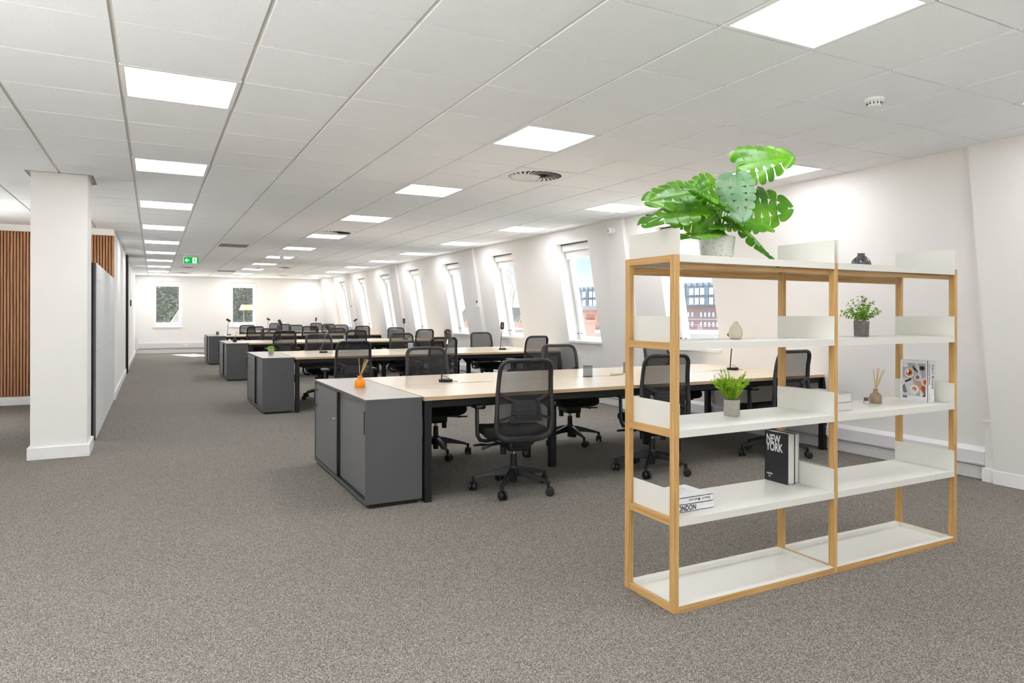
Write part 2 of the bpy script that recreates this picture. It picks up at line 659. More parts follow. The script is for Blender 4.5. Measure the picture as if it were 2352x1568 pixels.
struct(MB().box(LX, 6.3, NY, FY + 0.2, -0.12, 0).build('floor', 'carpet', smooth=False))

# ceiling: tiles standing just below a flat carrier, cells taken by lamps and vents left out
cells_light = [(c, r) for c in (0, 4, 8) for r in (-7, -3, 1, 5, 9, 13, 17, 21, 25, 29, 33, 36)]
cells_light += [(-4, r) for r in (-7, -3, 1, 5)]
cells_vent = [(5, 3), (4, 12), (5, 27), (6, 34), (1, 29), (1, 34)]
cells_grille = [(2, 17), (3, 31)]
taken = set(cells_light + cells_vent + cells_grille)
b = MB()
for i in range(-9, 10):
    for j in range(-15, 38):
        if (i, j) in taken:
            continue
        x0 = max(GX0 + i * 0.6, LX) + 0.011
        x1 = min(GX0 + (i + 1) * 0.6, X0) - (0.011 if i < 9 else 0)
        y0 = max(GY0 + j * 0.6, NY) + 0.006
        y1 = min(GY0 + (j + 1) * 0.6, FY) - 0.006
        if x1 - x0 < 0.03 or y1 - y0 < 0.03:
            continue
        # hole round the column
        if x0 < -0.53 and x1 > -1.02 and y0 < 8.0 and y1 > 7.55:
            if y0 < 7.53:
                b.box(x0, x1, y0, 7.53, CZ, CZ + 0.02)
            if y1 > 8.07:
                b.box(x0, x1, 8.07, y1, CZ, CZ + 0.02)
            if x0 < -1.03:
                b.box(x0, -1.03, max(y0, 7.53), min(y1, 8.07), CZ, CZ + 0.02)
            if x1 > -0.50:
                b.box(-0.50, x1, max(y0, 7.53), min(y1, 8.07), CZ, CZ + 0.02)
            continue
        b.box(x0, x1, y0, y1, CZ, CZ + 0.02)
struct(b.build('ceiling', 'tile', smooth=False))
struct(MB().box(LX, X0 + 0.02, NY, FY, CZ + 0.009, CZ + 0.05).build('trim_1', 'grid', smooth=False))

# right wall (leans back towards the floor), its windows and piers
WY = [5.97 + 2.4 * k + 0.005 * (k > 0) for k in range(8)]
WIN = [(y, y + 0.885) for y in WY]
ZS, ZT = 0.92, 2.42
b = MB()
prev = NY
for y0, y1 in WIN + [(FY, FY)]:
    b.sbox(prev, y0, -0.1, CZ + 0.1, 0, 0.262)
    if y1 > y0:
        b.sbox(y0, y1, -0.1, ZS, 0, 0.262)
        b.sbox(y0, y1, ZT, CZ + 0.1, 0, 0.262)
    prev = y1
struct(b.build('wall_right', 'wall', smooth=False))
# piers
piers = [(1.7, 3.05), (7.45, 7.865), (12.31, 12.70), (17.15, 17.59), (21.95, 22.40), (24.27, FY)]
b = MB()
for y0, y1 in piers:
    def PX(z):
        return 5.48 + 0.15 * (CZ - z)
    vs = [(x, y, z) for (x, z) in ((PX(0), 0), (PX(CZ), CZ), (WX(CZ) + 0.05, CZ), (WX(0) + 0.05, 0)) for y in (y0, y1)]
    b.add(vs, [(0, 2, 4, 6), (1, 7, 5, 3), (0, 1, 3, 2), (2, 3, 5, 4), (4, 5, 7, 6), (6, 7, 1, 0)])
    b.box(PX(0) + 0.02, WX(0) + 0.03, y1 - 0.02, y1 + 0.09, 0, 0.475)
    b.box(PX(0) + 0.005, WX(0) + 0.03, y1 - 0.02, y1 + 0.105, 0.475, 0.488)
struct(b.build('trim_2', 'wall', smooth=False))
# skirting round wall and piers, and the dado trunking
b = MB()
t = MB()
prev = NY
for y0, y1 in piers:
    b.box(5.945, 6.05, prev, y0, 0, 0.105)
    t.prism([(5.935, 0.125), (5.885, 0.125), (5.885, 0.235), (5.90, 0.25), (5.930, 0.27)], prev + 0.0, y0, 'XZ')
    t.box(5.882, 5.93, prev, y0, 0.135, 0.142)
    b.box(5.852, 6.05, y0 - 0.015, y1 + 0.012, 0, 0.11)
    b.box(5.872, 6.05, y1 + 0.012, y1 + 0.105, 0, 0.11)
    prev = y1 + 0.09
struct(b.build('baseboard_right', 'trim', bevel=0.004))
tr = t.build('trunking', 'trunk', smooth=False, bevel=0.003)
tag(tr, 'white plastic dado trunking running along the foot of the sloping window wall', 'trunking')


def window_right(k, y0, y1):
    root = bpy.data.objects.new('window_%d' % k, None)
    COL.objects.link(root)
    root['kind'] = 'structure'
    b = MB()
    fw = 0.055
    o0, o1 = 0.2, 0.26
    b.sbox(y0, y0 + fw, ZS, ZT, o0, o1)
    b.sbox(y1 - fw, y1, ZS, ZT, o0, o1)
    b.sbox(y0 + fw, y1 - fw, ZS, ZS + 0.06, o0, o1)
    b.sbox(y0 + fw, y1 - fw, ZT - 0.06, ZT, o0, o1)
    f = b.build('window_frame', 'pvc', root, bevel=0.003)
    b = MB()
    a0, a1, c0, c1 = y0 + fw + 0.008, y1 - fw - 0.008, ZS + 0.007, ZT - 0.068
    sw = 0.06
    b.sbox(a0, a0 + sw, c0, c1, 0.175, 0.24)
    b.sbox(a1 - sw, a1, c0, c1, 0.175, 0.24)
    b.sbox(a0 + sw, a1 - sw, c0, c0 + sw, 0.175, 0.24)
    b.sbox(a0 + sw, a1 - sw, c1 - sw, c1, 0.175, 0.24)
    b.build('window_sash', 'pvc', root, bevel=0.004)
    MB().sbox(a0 + sw, a1 - sw, c0 + sw, c1 - sw, 0.228, 0.236).build('window_pane', 'glass', root, smooth=False)
    b = MB()
    b.sbox(y0 - 0.004, y1 + 0.012, ZS - 0.030, ZS + 0.006, -0.035, -0.001)
    b.sbox(y0 + 0.001, y1 - 0.001, ZS + 0.001, ZS + 0.006, -0.001, 0.199)
    b.build('window_sill', 'trim', root, bevel=0.003)
    b = MB()
    b.sbox(y0 + 0.012, y1 - 0.012, ZT - 0.11, ZT - 0.012, 0.10, 0.17)
    b.sbox(y0 + 0.03, y1 - 0.03, ZT - 0.215, ZT - 0.11, 0.145, 0.15)
    b.sbox(y0 + 0.03, y1 - 0.03, ZT - 0.23, ZT - 0.21, 0.139, 0.156)
    b.build('roller_blind', 'blind', root, bevel=0.003)
    MB().sbox(y0 + 0.005, y1 - 0.005, ZT - 0.012, ZT, 0.085, 0.2).build('blind_track', 'black', root, smooth=False)
    b = MB()
    for yy in (y1 - 0.035, y1 - 0.13):
        p = Vector((WX(ZS + 0.11) + 0.17, yy, ZS + 0.11))
        b.cyl(p + Vector((-0.02, 0, 0)), p, 0.008, n=10)
    b.build('blind_stop', 'black', root)


for k, (y0, y1) in enumerate(WIN):
    window_right(k + 1, y0, y1)

# far wall with two windows
FW = [(0.0, 0.875), (2.40, 3.255)]
fz0, fz1 = 0.885, 2.43
b = MB()
prev = -0.6
for x0, x1 in FW + [(7.0, 7.0)]:
    b.box(prev, x0, FY, FY + 0.28, -0.1, CZ + 0.1)
    if x1 > x0:
        b.box(x0, x1, FY, FY + 0.28, -0.1, fz0)
        b.box(x0, x1, FY, FY + 0.28, fz1, CZ + 0.1)
    prev = x1
b.box(3.925, 3.935, FY - 0.004, FY, 0, CZ)
struct(b.build('wall_far', 'wall', smooth=False))
for k, (x0, x1) in enumerate(FW):
    root = struct(bpy.data.objects.new('window_%d' % (k + 9), None))
    COL.objects.link(root)
    b = MB()
    y0, y1 = FY + 0.03, FY + 0.11
    b.box(x0, x0 + 0.08, y0, y1, fz0, fz1)
    b.box(x1 - 0.1, x1, y0, y1, fz0, fz1)
    b.box(x0 + 0.08, x1 - 0.1, y0, y1, fz0, fz0 + 0.14)
    b.box(x0 + 0.08, x1 - 0.1, y0, y1, fz1 - 0.06, fz1)
    b.build('window_frame', 'pvc', root, bevel=0.006)
    MB().box(x0 + 0.08, x1 - 0.1, y0 + 0.04, y0 + 0.05, fz0 + 0.14, fz1 - 0.06).build('window_pane', 'glass', root, smooth=False)
    b = MB()
    b.box(x0 + 0.01, x1 - 0.01, FY - 0.01, y0, fz1 - 0.11, fz1 - 0.01)
    b.box(x0 + 0.06, x1 - 0.06, y0 - 0.012, y0 - 0.006, fz1 - 0.18, fz1 - 0.1)
    b.build('roller_blind', 'blind', root, bevel=0.004)
    MB().box(x0 - 0.02, x1 + 0.02, FY - 0.03, FY - 0.001, fz0 - 0.03, fz0 + 0.006).build('window_sill', 'trim', root, bevel=0.003)

b = MB()
b.box(-0.535, 5.9, FY - 0.018, FY, 0, 0.11)
struct(b.build('baseboard_far', 'trim', bevel=0.004))
b = MB()
b.box(-0.49, 5.85, FY - 0.06, FY, 0.165, 0.34)
b.box(-0.49, 5.85, FY - 0.066, FY, 0.18, 0.187)
b.box(-0.535, -0.45, FY - 0.09, FY, 0.11, 0.54)
tag(b.build('trunking', 'trunk', smooth=False, bevel=0.004), 'white plastic trunking along the foot of the far end wall below the two windows', 'trunking')

# left side: corridor wall, slatted return wall, unseen side room
WXL = -0.535
SY = 12.25
b = MB()
b.box(WXL - 0.15, WXL, SY, 17.35, 0, CZ + 0.08)
b.box(WXL - 0.15, WXL, 17.95, FY + 0.2, 0, CZ + 0.08)
struct(b.build('wall_left', 'wall', smooth=False))
b = MB()
b.box(LX, WXL - 0.15, SY, SY + 0.2, 0, CZ + 0.08)
b.box(LX, WXL, SY - 0.035, SY, 2.52, CZ + 0.05)
struct(b.build('wall_side', 'wall', smooth=False))
b = MB()
b.box(LX, WXL, SY - 0.05, SY, 0, 0.12)
struct(b.build('baseboard_side', 'trim', bevel=0.004))
b = MB()
b.box(WXL, WXL + 0.018, SY + 0.01, 17.35, 0, 0.12)
b.box(WXL, WXL + 0.018, 17.95, FY - 0.02, 0, 0.12)
struct(b.build('baseboard_left', 'trim', bevel=0.004))
# dark framed glazed door in the corridor wall
root = struct(bpy.data.objects.new('door_1', None))
COL.objects.link(root)
b = MB()
b.box(WXL - 0.12, WXL + 0.035, 17.35, 17.42, 0, CZ)
b.box(WXL - 0.12, WXL + 0.035, 17.88, 17.95, 0, CZ)
b.box(WXL - 0.12, WXL + 0.035, 17.42, 17.88, 2.5, CZ)
b.build('door_frame', 'blackmetal', root, bevel=0.003)
MB().box(WXL - 0.1, WXL - 0.05, 17.42, 17.88, 0.01, 2.5).build('door_leaf', 'blackmetal', root)
# room behind the camera and unseen left; openings added to light the ceiling
b = MB()
prev = NY - 0.2
for q0, q1 in ((-1.8, 0.0), (1.2, 3.0), (9.6, 10.6), (SY + 0.2, SY + 0.2)):  # unseen window openings, added to let in sun for the ceiling
    b.box(LX - 0.2, LX, prev, q0, -0.1, CZ + 0.1)
    if q1 > q0:
        b.box(LX - 0.2, LX, q0, q1, -0.1, 0.35)
        b.box(LX - 0.2, LX, q0, q1, 2.45, CZ + 0.1)
    prev = q1
struct(b.build('wall_outer', 'wall', smooth=False))
b = MB()
prev = LX
for x0, x1 in ((-1.9, -0.9), (0.1, 1.1), (2.1, 3.1), (4.1, 5.1), (6.6, 6.6)):  # unseen back wall openings, also added for their daylight
    b.box(prev, x0, NY - 0.25, NY, -0.1, CZ + 0.1)
    if x1 > x0:
        b.box(x0, x1, NY - 0.25, NY, -0.1, 0.9)
        b.box(x0, x1, NY - 0.25, NY, 2.45, CZ + 0.1)
    prev = x1
struct(b.build('wall_back', 'wall', smooth=False))

# slatted timber cladding
sp = empty('slat_panel', 'vertical walnut slat cladding with black gaps on the wall behind the white column', 'wall panel', (0, SY, 0))
MB().box(LX, WXL - 0.001, -0.012, 0, 0.125, 2.52).build('backing', 'dark', sp, smooth=False)
b = MB()
x = WXL - 0.004
while x > LX + 0.03:
    b.box(x - 0.027, x, -0.034, -0.012, 0.122, 2.52)
    x -= 0.0382
b.build('slats', 'walnut', sp, smooth=False)

# column
b = MB()
b.box(-0.985, -0.545, 7.57, 8.02, 0, CZ + 0.06)
struct(b.build('wall_column', 'wall', smooth=False, bevel=0.004))
b = MB()
b.prism([(-1.007, 7.545), (-0.523, 7.545), (-0.523, 8.045), (-1.007, 8.045)], 0, 0.112)
struct(b.build('baseboard_column', 'trim', bevel=0.004))
b = MB()
for q in ((-1.03, -0.50, 7.53, 7.545), (-1.03, -0.50, 8.055, 8.07), (-1.03, -1.015, 7.545, 8.055), (-0.515, -0.50, 7.545, 8.055)):
    b.box(q[0], q[1], q[2], q[3], CZ - 0.001, CZ + 0.02)
struct(b.build('trim_3', 'darkgrille', smooth=False))

# acoustic screen behind the column
ac = empty('acoustic_screen', 'tall grey felt acoustic screen standing beside the corridor behind the white column', 'screen', (WXL, 8.44, 0))
MB().box(-0.055, -0.022, 0, 3.95, 0.0, 1.86).build('screen_frame', 'blackmetal', ac, smooth=False)
for i in range(3):
    for z0, z1 in ((0.005, 0.918), (0.922, 1.865)):
        y0 = 0.02 + i * 1.31
        MB().box(-0.022, 0.004, y0, y0 + 1.306, z0, z1).build('felt_panel', 'felt', ac, smooth=False, bevel=0.003,
                 mats=['feltdark'], fmat=lambda p: 1 if p.normal.y < -0.5 else 0)


# ------------------------------------------------------------------ ceiling fittings
def cell(c, r):
    return (GX0 + (c + 0.5) * 0.6, GY0 + (r + 0.5) * 0.6, CZ)


lt = empty('ceiling_light', '', 'ceiling light', (0, 0, 0))
b = MB()
for x0, x1, y0, y1 in ((-0.297, 0.297, -0.297, -0.272), (-0.297, 0.297, 0.272, 0.297), (-0.297, -0.272, -0.272, 0.272), (0.272, 0.297, -0.272, 0.272)):
    b.box(x0, x1, y0, y1, -0.002, 0.012)
b.build('light_frame', 'white', lt, bevel=0.001)
MB().box(-0.272, 0.272, -0.272, 0.272, 0.002, 0.008).build('light_diffuser', 'panel', lt, smooth=False)
ordn = ['nearest', 'second', 'third', 'fourth', 'fifth', 'sixth', 'seventh', 'eighth', 'ninth', 'tenth', 'eleventh', 'twelfth']
first = True
seen_rows = {0: [1, 5, 9, 13, 17, 21, 25, 29, 33, 36], 4: [-3, 1, 5, 9, 13, 17, 21, 25, 29, 33, 36], 8: [1, 5, 9, 13, 17, 21, 25, 29, 33, 36]}
rown = {0: 'left row over the corridor', 4: 'middle row over the desks', 8: 'right row beside the sloping wall'}
for c, r in cells_light:
    if c in seen_rows and r in seen_rows[c]:
        q = seen_rows[c].index(r)
        lab = 'square ceiling light panel, %s from camera, %s' % (ordn[q], rown[c]) if q else 'square ceiling light panel nearest the camera, %s' % rown[c]
        if q == len(seen_rows[c]) - 1:
            lab = 'square ceiling light panel nearest end wall, %s' % rown[c]
        grp = 'ceiling light panels'
    else:
        lab = 'square white ceiling light panel outside the view of the photograph'
        grp = 'ceiling light panels outside the view'
    if first:
        lt.location = cell(c, r)
        lt['label'] = lab
        lt['group'] = grp
        first = False
    else:
        copy_tree(lt, cell(c, r), 0, lab, grp)

vent = empty('swirl_vent', 'square white swirl air diffuser in the ceiling right of the nearest middle light', 'ceiling vent', cell(5, 3), 0, 'swirl air vents')
# face with round hole
vs = []
fs = []
n = 48
for k in range(n):
    a = 2 * PI * k / n
    ca, sa = math.cos(a), math.sin(a)
    m_ = max(abs(ca), abs(sa))
    vs += [(0.25 * ca, 0.25 * sa, -0.004), (0.295 * ca / m_, 0.295 * sa / m_, -0.004), (0.25 * ca, 0.25 * sa, 0.009), (0.295 * ca / m_, 0.295 * sa / m_, 0.009)]
for k in range(n):
    i, j = 4 * k, 4 * ((k + 1) % n)
    fs += [(i, j, j + 1, i + 1), (i, i + 2, j + 2, j), (i + 1, j + 1, j + 3, i + 3), (i + 2, i + 3, j + 3, j + 2)]
MB().add(vs, fs).build('face_plate', 'white', vent, smooth=False)
MB().lathe([(0.0, 0.003), (0.252, 0.003), (0.252, 0.008), (0.0, 0.008)]).build('duct_shade', 'dark', vent)  # flat black disc stands in for the shaded depth behind the blades
b = MB()
nb = 26
for k in range(nb):
    a = 2 * PI * k / nb
    pa = []
    for q in range(7):
        tq = q / 6
        rr_ = 0.05 + 0.2 * tq
        aa = a - 0.75 * (1 - tq) ** 1.3
        wd = (0.010 + 0.019 * min(1, tq * 1.6)) * (1 - max(0, tq - 0.85) * 3.5)
        pa.append((rr_, aa, wd))
    vs = []
    for rr_, aa, wd in pa:
        d = Vector((math.cos(aa), math.sin(aa), 0))
        tn = Vector((-math.sin(aa), math.cos(aa), 0))
        vs += [d * rr_ + tn * wd * 0.5 + Vector((0, 0, -0.001)), d * rr_ - tn * wd * 0.5 + Vector((0, 0, -0.0045))]
    b.add(vs, [(2 * q, 2 * q + 1, 2 * q + 3, 2 * q + 2) for q in range(6)])
b.build('swirl_blades', 'white', vent, smooth=False)
MB().lathe([(0.0, -0.009), (0.04, -0.009), (0.05, -0.005), (0.05, 0.004)]).build('vent_hub', 'white', vent)
vl = ['square white swirl air diffuser in the ceiling between the third and fourth middle lights',
      'distant swirl air diffuser near the seventh light of the middle row',
      'faint swirl air diffuser close to the end wall, right of the middle lights',
      'distant swirl air diffuser behind the green exit sign, nearer of two',
      'faint swirl air diffuser over the corridor closest to the end wall']
for (c, r), lab in zip(cells_vent[1:], vl):
    copy_tree(vent, cell(c, r), 0, lab, 'swirl air vents')

gr = empty('air_grille', 'grey rectangular ceiling grille with white ends, nearer one right of exit sign', 'ceiling vent', cell(2, 17), 0, 'grey ceiling grilles')
b = MB()
for x0, x1 in ((-0.297, -0.25), (0.25, 0.297)):
    b.box(x0, x1, -0.297, 0.297, -0.004, 0.009)
b.build('grille_frame', 'white', gr)
b = MB()
b.box(-0.25, 0.25, -0.295, 0.295, 0.004, 0.009)
for k in range(20):
    y = -0.285 + k * 0.03
    b.box(-0.25, 0.25, y, y + 0.016, -0.002, 0.004)
b.build('grille_blades', 'darkgrille', gr, smooth=False)
copy_tree(gr, cell(3, 31), 0, 'grey rectangular ceiling grille far away above the second far window', 'grey ceiling grilles')

sd = empty('smoke_detector', 'round white smoke detector on ceiling above the right bay of bookshelf', 'smoke detector', (3.79, 2.64, CZ), 0, 'ceiling detectors')
MB().lathe([(0.0, 0.0), (0.055, 0.0), (0.055, -0.018), (0.05, -0.022), (0.046, -0.022)]).build('detector_base', 'white', sd)
b = MB()
b.lathe([(0.042, -0.022), (0.038, -0.036), (0.030, -0.046), (0.0, -0.048)])
b.build('sensor_head', 'white', sd)
b = MB()
for k in range(12):
    a = 2 * PI * k / 12
    d = Vector((math.cos(a), math.sin(a), 0))
    b.tube([d * 0.0415 + Vector((0, 0, -0.026)), d * 0.037 + Vector((0, 0, -0.037))], 0.0035, 6)
b.build('detector_slots', 'dark', sd)
copy_tree(sd, (2.545, 16.16, CZ), 0, 'small white smoke detector in front of a light panel above the back desks', 'ceiling detectors')
copy_tree(sd, (2.56, 20.1, CZ), 0, 'tiny white smoke detector farthest down the middle of the ceiling', 'ceiling detectors')
spk = empty('ceiling_sensor', 'flat white disc sensor in ceiling left of the nearest swirl vent', 'sensor', (2.554, 5.65, CZ), 0, 'flat ceiling sensors')
MB().lathe([(0.045, 0.001), (0.045, -0.005), (0.038, -0.008), (0.0, -0.008)]).build('sensor_rim', 'white', spk)
MB().lathe([(0.022, -0.008), (0.018, -0.02), (0.0, -0.024)]).build('sensor_lens', 'white', spk)
copy_tree(spk, (2.547, 10.53, CZ), 0, 'flat white disc sensor in ceiling just before the second swirl vent', 'flat ceiling sensors')
copy_tree(spk, (2.537, 15.33, CZ), 0, 'flat white disc sensor farthest along the middle of the ceiling', 'flat ceiling sensors')

# exit sign
ex = empty('exit_sign', 'green running man exit sign with left arrow hanging from ceiling', 'exit sign', (0.722, 16.52, CZ))
MB().box(-0.18, 0.18, -0.02, 0.02, -0.014, 0.0).build('ceiling_mount', 'white', ex)
MB().box(-0.14, 0.14, -0.003, 0.003, -0.07, -0.014).build('hanging_plate', 'acrylic', ex)
MB().box(-0.152, 0.152, -0.012, 0.012, -0.2, -0.06).build('sign_housing', 'signback', ex, bevel=0.002)
MB().box(-0.145, 0.145, -0.0145, -0.012, -0.193, -0.067).build('sign_face', 'green', ex, smooth=False)
MB().prism([(-0.128, -0.13), (-0.088, -0.092), (-0.068, -0.092), (-0.094, -0.12), (-0.03, -0.12), (-0.03, -0.14), (-0.094, -0.14), (-0.068, -0.168), (-0.088, -0.168)], -0.0165, -0.0145, 'XZ').build('arrow', 'signwhite', ex, smooth=False)
MB().box(0.025, 0.108, -0.0165, -0.0145, -0.188, -0.072).build('doorway_symbol', 'signwhite', ex, smooth=False)
b = MB()
b.prism([(0.072 + 0.009 * math.cos(2 * PI * k / 12), -0.089 + 0.009 * math.sin(2 * PI * k / 12)) for k in range(12)], -0.0185, -0.0165, 'XZ')
b.prism([(0.058, -0.101), (0.074, -0.101), (0.077, -0.135), (0.06, -0.135)], -0.0185, -0.0165, 'XZ')
b.prism([(0.058, -0.101), (0.062, -0.109), (0.048, -0.122), (0.036, -0.12), (0.037, -0.113), (0.046, -0.113)], -0.0185, -0.0165, 'XZ')
b.prism([(0.07, -0.102), (0.082, -0.118), (0.096, -0.118), (0.096, -0.125), (0.078, -0.126), (0.07, -0.114)], -0.0185, -0.0165, 'XZ')
b.prism([(0.06, -0.133), (0.07, -0.135), (0.062, -0.158), (0.046, -0.182), (0.037, -0.178), (0.052, -0.155)], -0.0185, -0.0165, 'XZ')
b.prism([(0.067, -0.131), (0.078, -0.133), (0.088, -0.152), (0.102, -0.166), (0.096, -0.173), (0.078, -0.156)], -0.0185, -0.0165, 'XZ')
b.build('running_figure', 'green', ex, smooth=False)

# alarm sounders, thermostats, sockets
PXf = lambda z: 5.48 + 0.15 * (CZ - z)
sn = empty('alarm_sounder', 'round white alarm sounder high on the first wall pier behind bookshelf', 'alarm', (PXf(2.46), 7.66, 2.46), 0, 'wall alarms')
b = MB()
b.tube([(0.0, 0, 0), (-0.035, 0, 0), (-0.036, 0, 0), (-0.07, 0, 0), (-0.082, 0, 0)], [0.05, 0.05, 0.043, 0.043, 0.03], 28)
b.build('sounder_body', 'white', sn)
b = MB()
b.tube([(-0.04, 0, 0), (-0.044, 0, 0)], [0.0455, 0.0455], 28)
b.tube([(-0.083, 0, 0), (-0.086, 0, 0)], [0.018, 0.015], 20)
b.build('sounder_ring', 'covergrey', sn)
copy_tree(sn, (PXf(2.46), 17.38, 2.46), 0, 'small white alarm sounder on the distant third wall pier', 'wall alarms')
th = empty('thermostat', 'white wall thermostat with dark screen on pier between third and fourth windows', 'thermostat', (PXf(1.55) + 0.003, 12.36, 1.55), 0, 'wall thermostats')
MB().box(-0.022, 0.01, -0.045, 0.045, -0.075, 0.075).build('thermostat_case', 'white', th, bevel=0.004)
MB().box(-0.024, -0.022, -0.03, 0.03, 0.0, 0.055).build('thermostat_screen', 'black', th, smooth=False)
copy_tree(th, (PXf(1.56) + 0.003, 22.05, 1.56), 0, 'white wall thermostat on the farthest pier of the sloping wall', 'wall thermostats')
so = empty('power_socket', 'white double power socket on the trunking behind right bay of bookshelf', 'socket', (5.885, 4.63, 0.19), 0, 'power sockets')
MB().box(-0.012, 0.002, -0.073, 0.073, -0.043, 0.043).build('socket_plate', 'white', so, bevel=0.002)
b = MB()
for yy in (-0.036, 0.036):
    for dy, dz in ((0, 0.012), (-0.011, -0.01), (0.011, -0.01)):
        b.box(-0.0135, -0.011, yy + dy - 0.003, yy + dy + 0.003, dz - 0.004, dz + 0.004)
b.build('socket_holes', 'dark', so, smooth=False)
so2 = empty('power_socket', 'white double power socket on the trunking under the left far window', 'socket', (0.98, FY - 0.062, 0.25))
MB().box(-0.073, 0.073, -0.012, 0.0, -0.043, 0.043).build('socket_plate', 'white', so2, bevel=0.002)
b = MB()
for yy in (-0.036, 0.036):
    for dy, dz in ((0, 0.012), (-0.011, -0.01), (0.011, -0.01)):
        b.box(yy + dy - 0.003, yy + dy + 0.003, -0.0135, -0.011, dz - 0.004, dz + 0.004)
b.build('socket_holes', 'dark', so2, smooth=False)
rd = empty('access_control', 'small black control box on the corridor wall beyond the dark door', 'control box', (WXL, 20.5, 1.6))
MB().box(0, 0.03, -0.05, 0.05, -0.08, 0.08).build('control_case', 'black', rd, bevel=0.003)
MB().box(0, 0.012, -0.012, 0.012, 0.08, CZ - 1.6).build('conduit', 'white', rd)

# ------------------------------------------------------------------ bench desks
DX0, MOD = 1.69, 1.40
ROWS = [4.60, 9.59, 14.67, 19.58]
DZ = 0.745


def desk_row(x0, y0, n, label, mod=MOD, dep=1.66):
    root = empty('bench_desk', label, 'desk', (x0, y0, 0), 0, 'rows of bench desks')
    ym = dep / 2
    for i in range(n):
        a, c = i * mod, (i + 1) * mod
        for side in (0, 1):
            pts = []
            cxm = (a + c) / 2 + 0.06
            ns = 14
            if side == 0:
                pts = [(a + 0.001, 0), (c - 0.001, 0), (c - 0.001, ym - 0.004)]
                for k in range(ns + 1):
                    tt = k / ns
                    pts.append((cxm + 0.2 - 0.4 * tt, ym - 0.004 - 0.032 * math.sin(PI * tt) ** 2))
                pts.append((a + 0.001, ym - 0.004))
            else:
                pts = [(c - 0.001, dep), (a + 0.001, dep), (a + 0.001, ym + 0.004)]
                for k in range(ns + 1):
                    tt = k / ns
                    pts.append((cxm - 0.2 + 0.4 * tt, ym + 0.004 + 0.01 * math.sin(PI * tt) ** 2))
                pts.append((c - 0.001, ym + 0.004))
            MB().prism(pts, DZ - 0.027, DZ).build('desktop', 'desk', root, smooth=False, mats=['deskedge'],
                                                 fmat=lambda p: 0 if abs(p.normal.z) > 0.5 else 1)
    L = n * mod
    b = MB()
    for yy in (0.035, ym - 0.09, ym + 0.04, dep - 0.085):
        b.box(0.03, L - 0.03, yy, yy + 0.05, DZ - 0.082, DZ - 0.03)
    for i in range(n + 1):
        xx = min(max(i * mod, 0.03), L - 0.03)
        b.box(xx - 0.025, xx + 0.025, 0.04, dep - 0.04, DZ - 0.078, DZ - 0.029)
    b.build('under_frame', 'blackmetal', root, bevel=0.002)
    for i in range(n + 1):
        if i in (0, n):
            xx = 0.03 if i == 0 else L - 0.03
            for yy in (0.03, dep - 0.03):
                MB().box(xx - 0.025, xx + 0.025, yy - 0.03, yy + 0.03, 0, DZ - 0.03).build('leg', 'blackmetal', root, bevel=0.002)
        else:
            for yy, sg in ((0.60, -1), (dep - 0.60, 1)):
                b = MB()
                b.box(i * mod - 0.028, i * mod + 0.028, yy - 0.028, yy + 0.028, 0, DZ - 0.03)
                b.prism([(i * mod - 0.028, DZ - 0.08), (i * mod - 0.15, DZ - 0.08), (i * mod - 0.028, DZ - 0.2)], yy - 0.02, yy + 0.02, 'XZ')
                b.prism([(i * mod + 0.028, DZ - 0.08), (i * mod + 0.15, DZ - 0.08), (i * mod + 0.028, DZ - 0.2)], yy - 0.02, yy + 0.02, 'XZ')
                b.build('leg', 'blackmetal', root, bevel=0.002)
    for i in range(n):
        b = MB()
        a, c = i * mod + 0.2, (i + 1) * mod - 0.2
        b.box(a, c, ym - 0.12, ym + 0.12, DZ - 0.19, DZ - 0.186)
        b.box(a, c, ym - 0.12, ym - 0.116, DZ - 0.19, DZ - 0.11)
        b.box(a, c, ym + 0.116, ym + 0.12, DZ - 0.19, DZ - 0.11)
        b.box(a + 0.1, a + 0.13, ym - 0.12, ym + 0.12, DZ - 0.12, DZ - 0.08)
        b.box(c - 0.13, c - 0.1, ym - 0.12, ym + 0.12, DZ - 0.12, DZ - 0.08)
        b.build('cable_tray', 'black', root, smooth=False)
    return root


desk_row(DX0, ROWS[0], 3, 'pale oak bench desk row on black legs nearest the camera')
desk_row(DX0, ROWS[1], 3, 'pale oak bench desk row on black legs, second from the camera')
desk_row(DX0, ROWS[2], 3, 'pale oak bench desk row on black legs, third from the camera')
desk_row(DX0, ROWS[3], 3, 'pale oak bench desk row on black legs, fourth from the camera')
desk_row(2.60, 23.45, 2, 'pale oak bench desk row farthest from the camera before the end wall', mod=1.6, dep=1.6)

# ------------------------------------------------------------------ cabinets
cab = empty('sliding_door_cabinet', 'grey sliding door cabinet at the end of the nearest desk row', 'cabinet', (1.275, ROWS[0] + 0.02, 0), 0, 'grey cabinets at row ends')
CW, CL, CHh = 0.405, 1.67, 0.745
b = MB()
b.box(0, CW, 0, 0.02, 0.03, CHh - 0.022)
b.box(0, CW, CL - 0.02, CL, 0.03, CHh - 0.022)
b.box(CW - 0.02, CW, 0.02, CL - 0.02, 0.03, CHh - 0.022)
b.box(0, CW - 0.02, 0.02, CL - 0.02, 0.03, 0.052)
b.box(0.04, CW - 0.02, 0.02, CL - 0.02, 0.36, 0.378)
b.box(0.045, CW - 0.02, 0.83, 0.848, 0.052, CHh - 0.022)
b.build('cabinet_body', 'grey', cab, smooth=False, bevel=0.001)
MB().box(-0.003, CW + 0.001, -0.004, CL + 0.002, CHh - 0.022, CHh).build('cabinet_top', 'greytop', cab, smooth=False, bevel=0.001,
     mats=['grey'], fmat=lambda p: 0 if p.normal.z > 0.5 else 1)
MB().box(0.03, CW - 0.03, 0.02, CL - 0.02, 0, 0.03).build('plinth', 'black', cab, smooth=False)
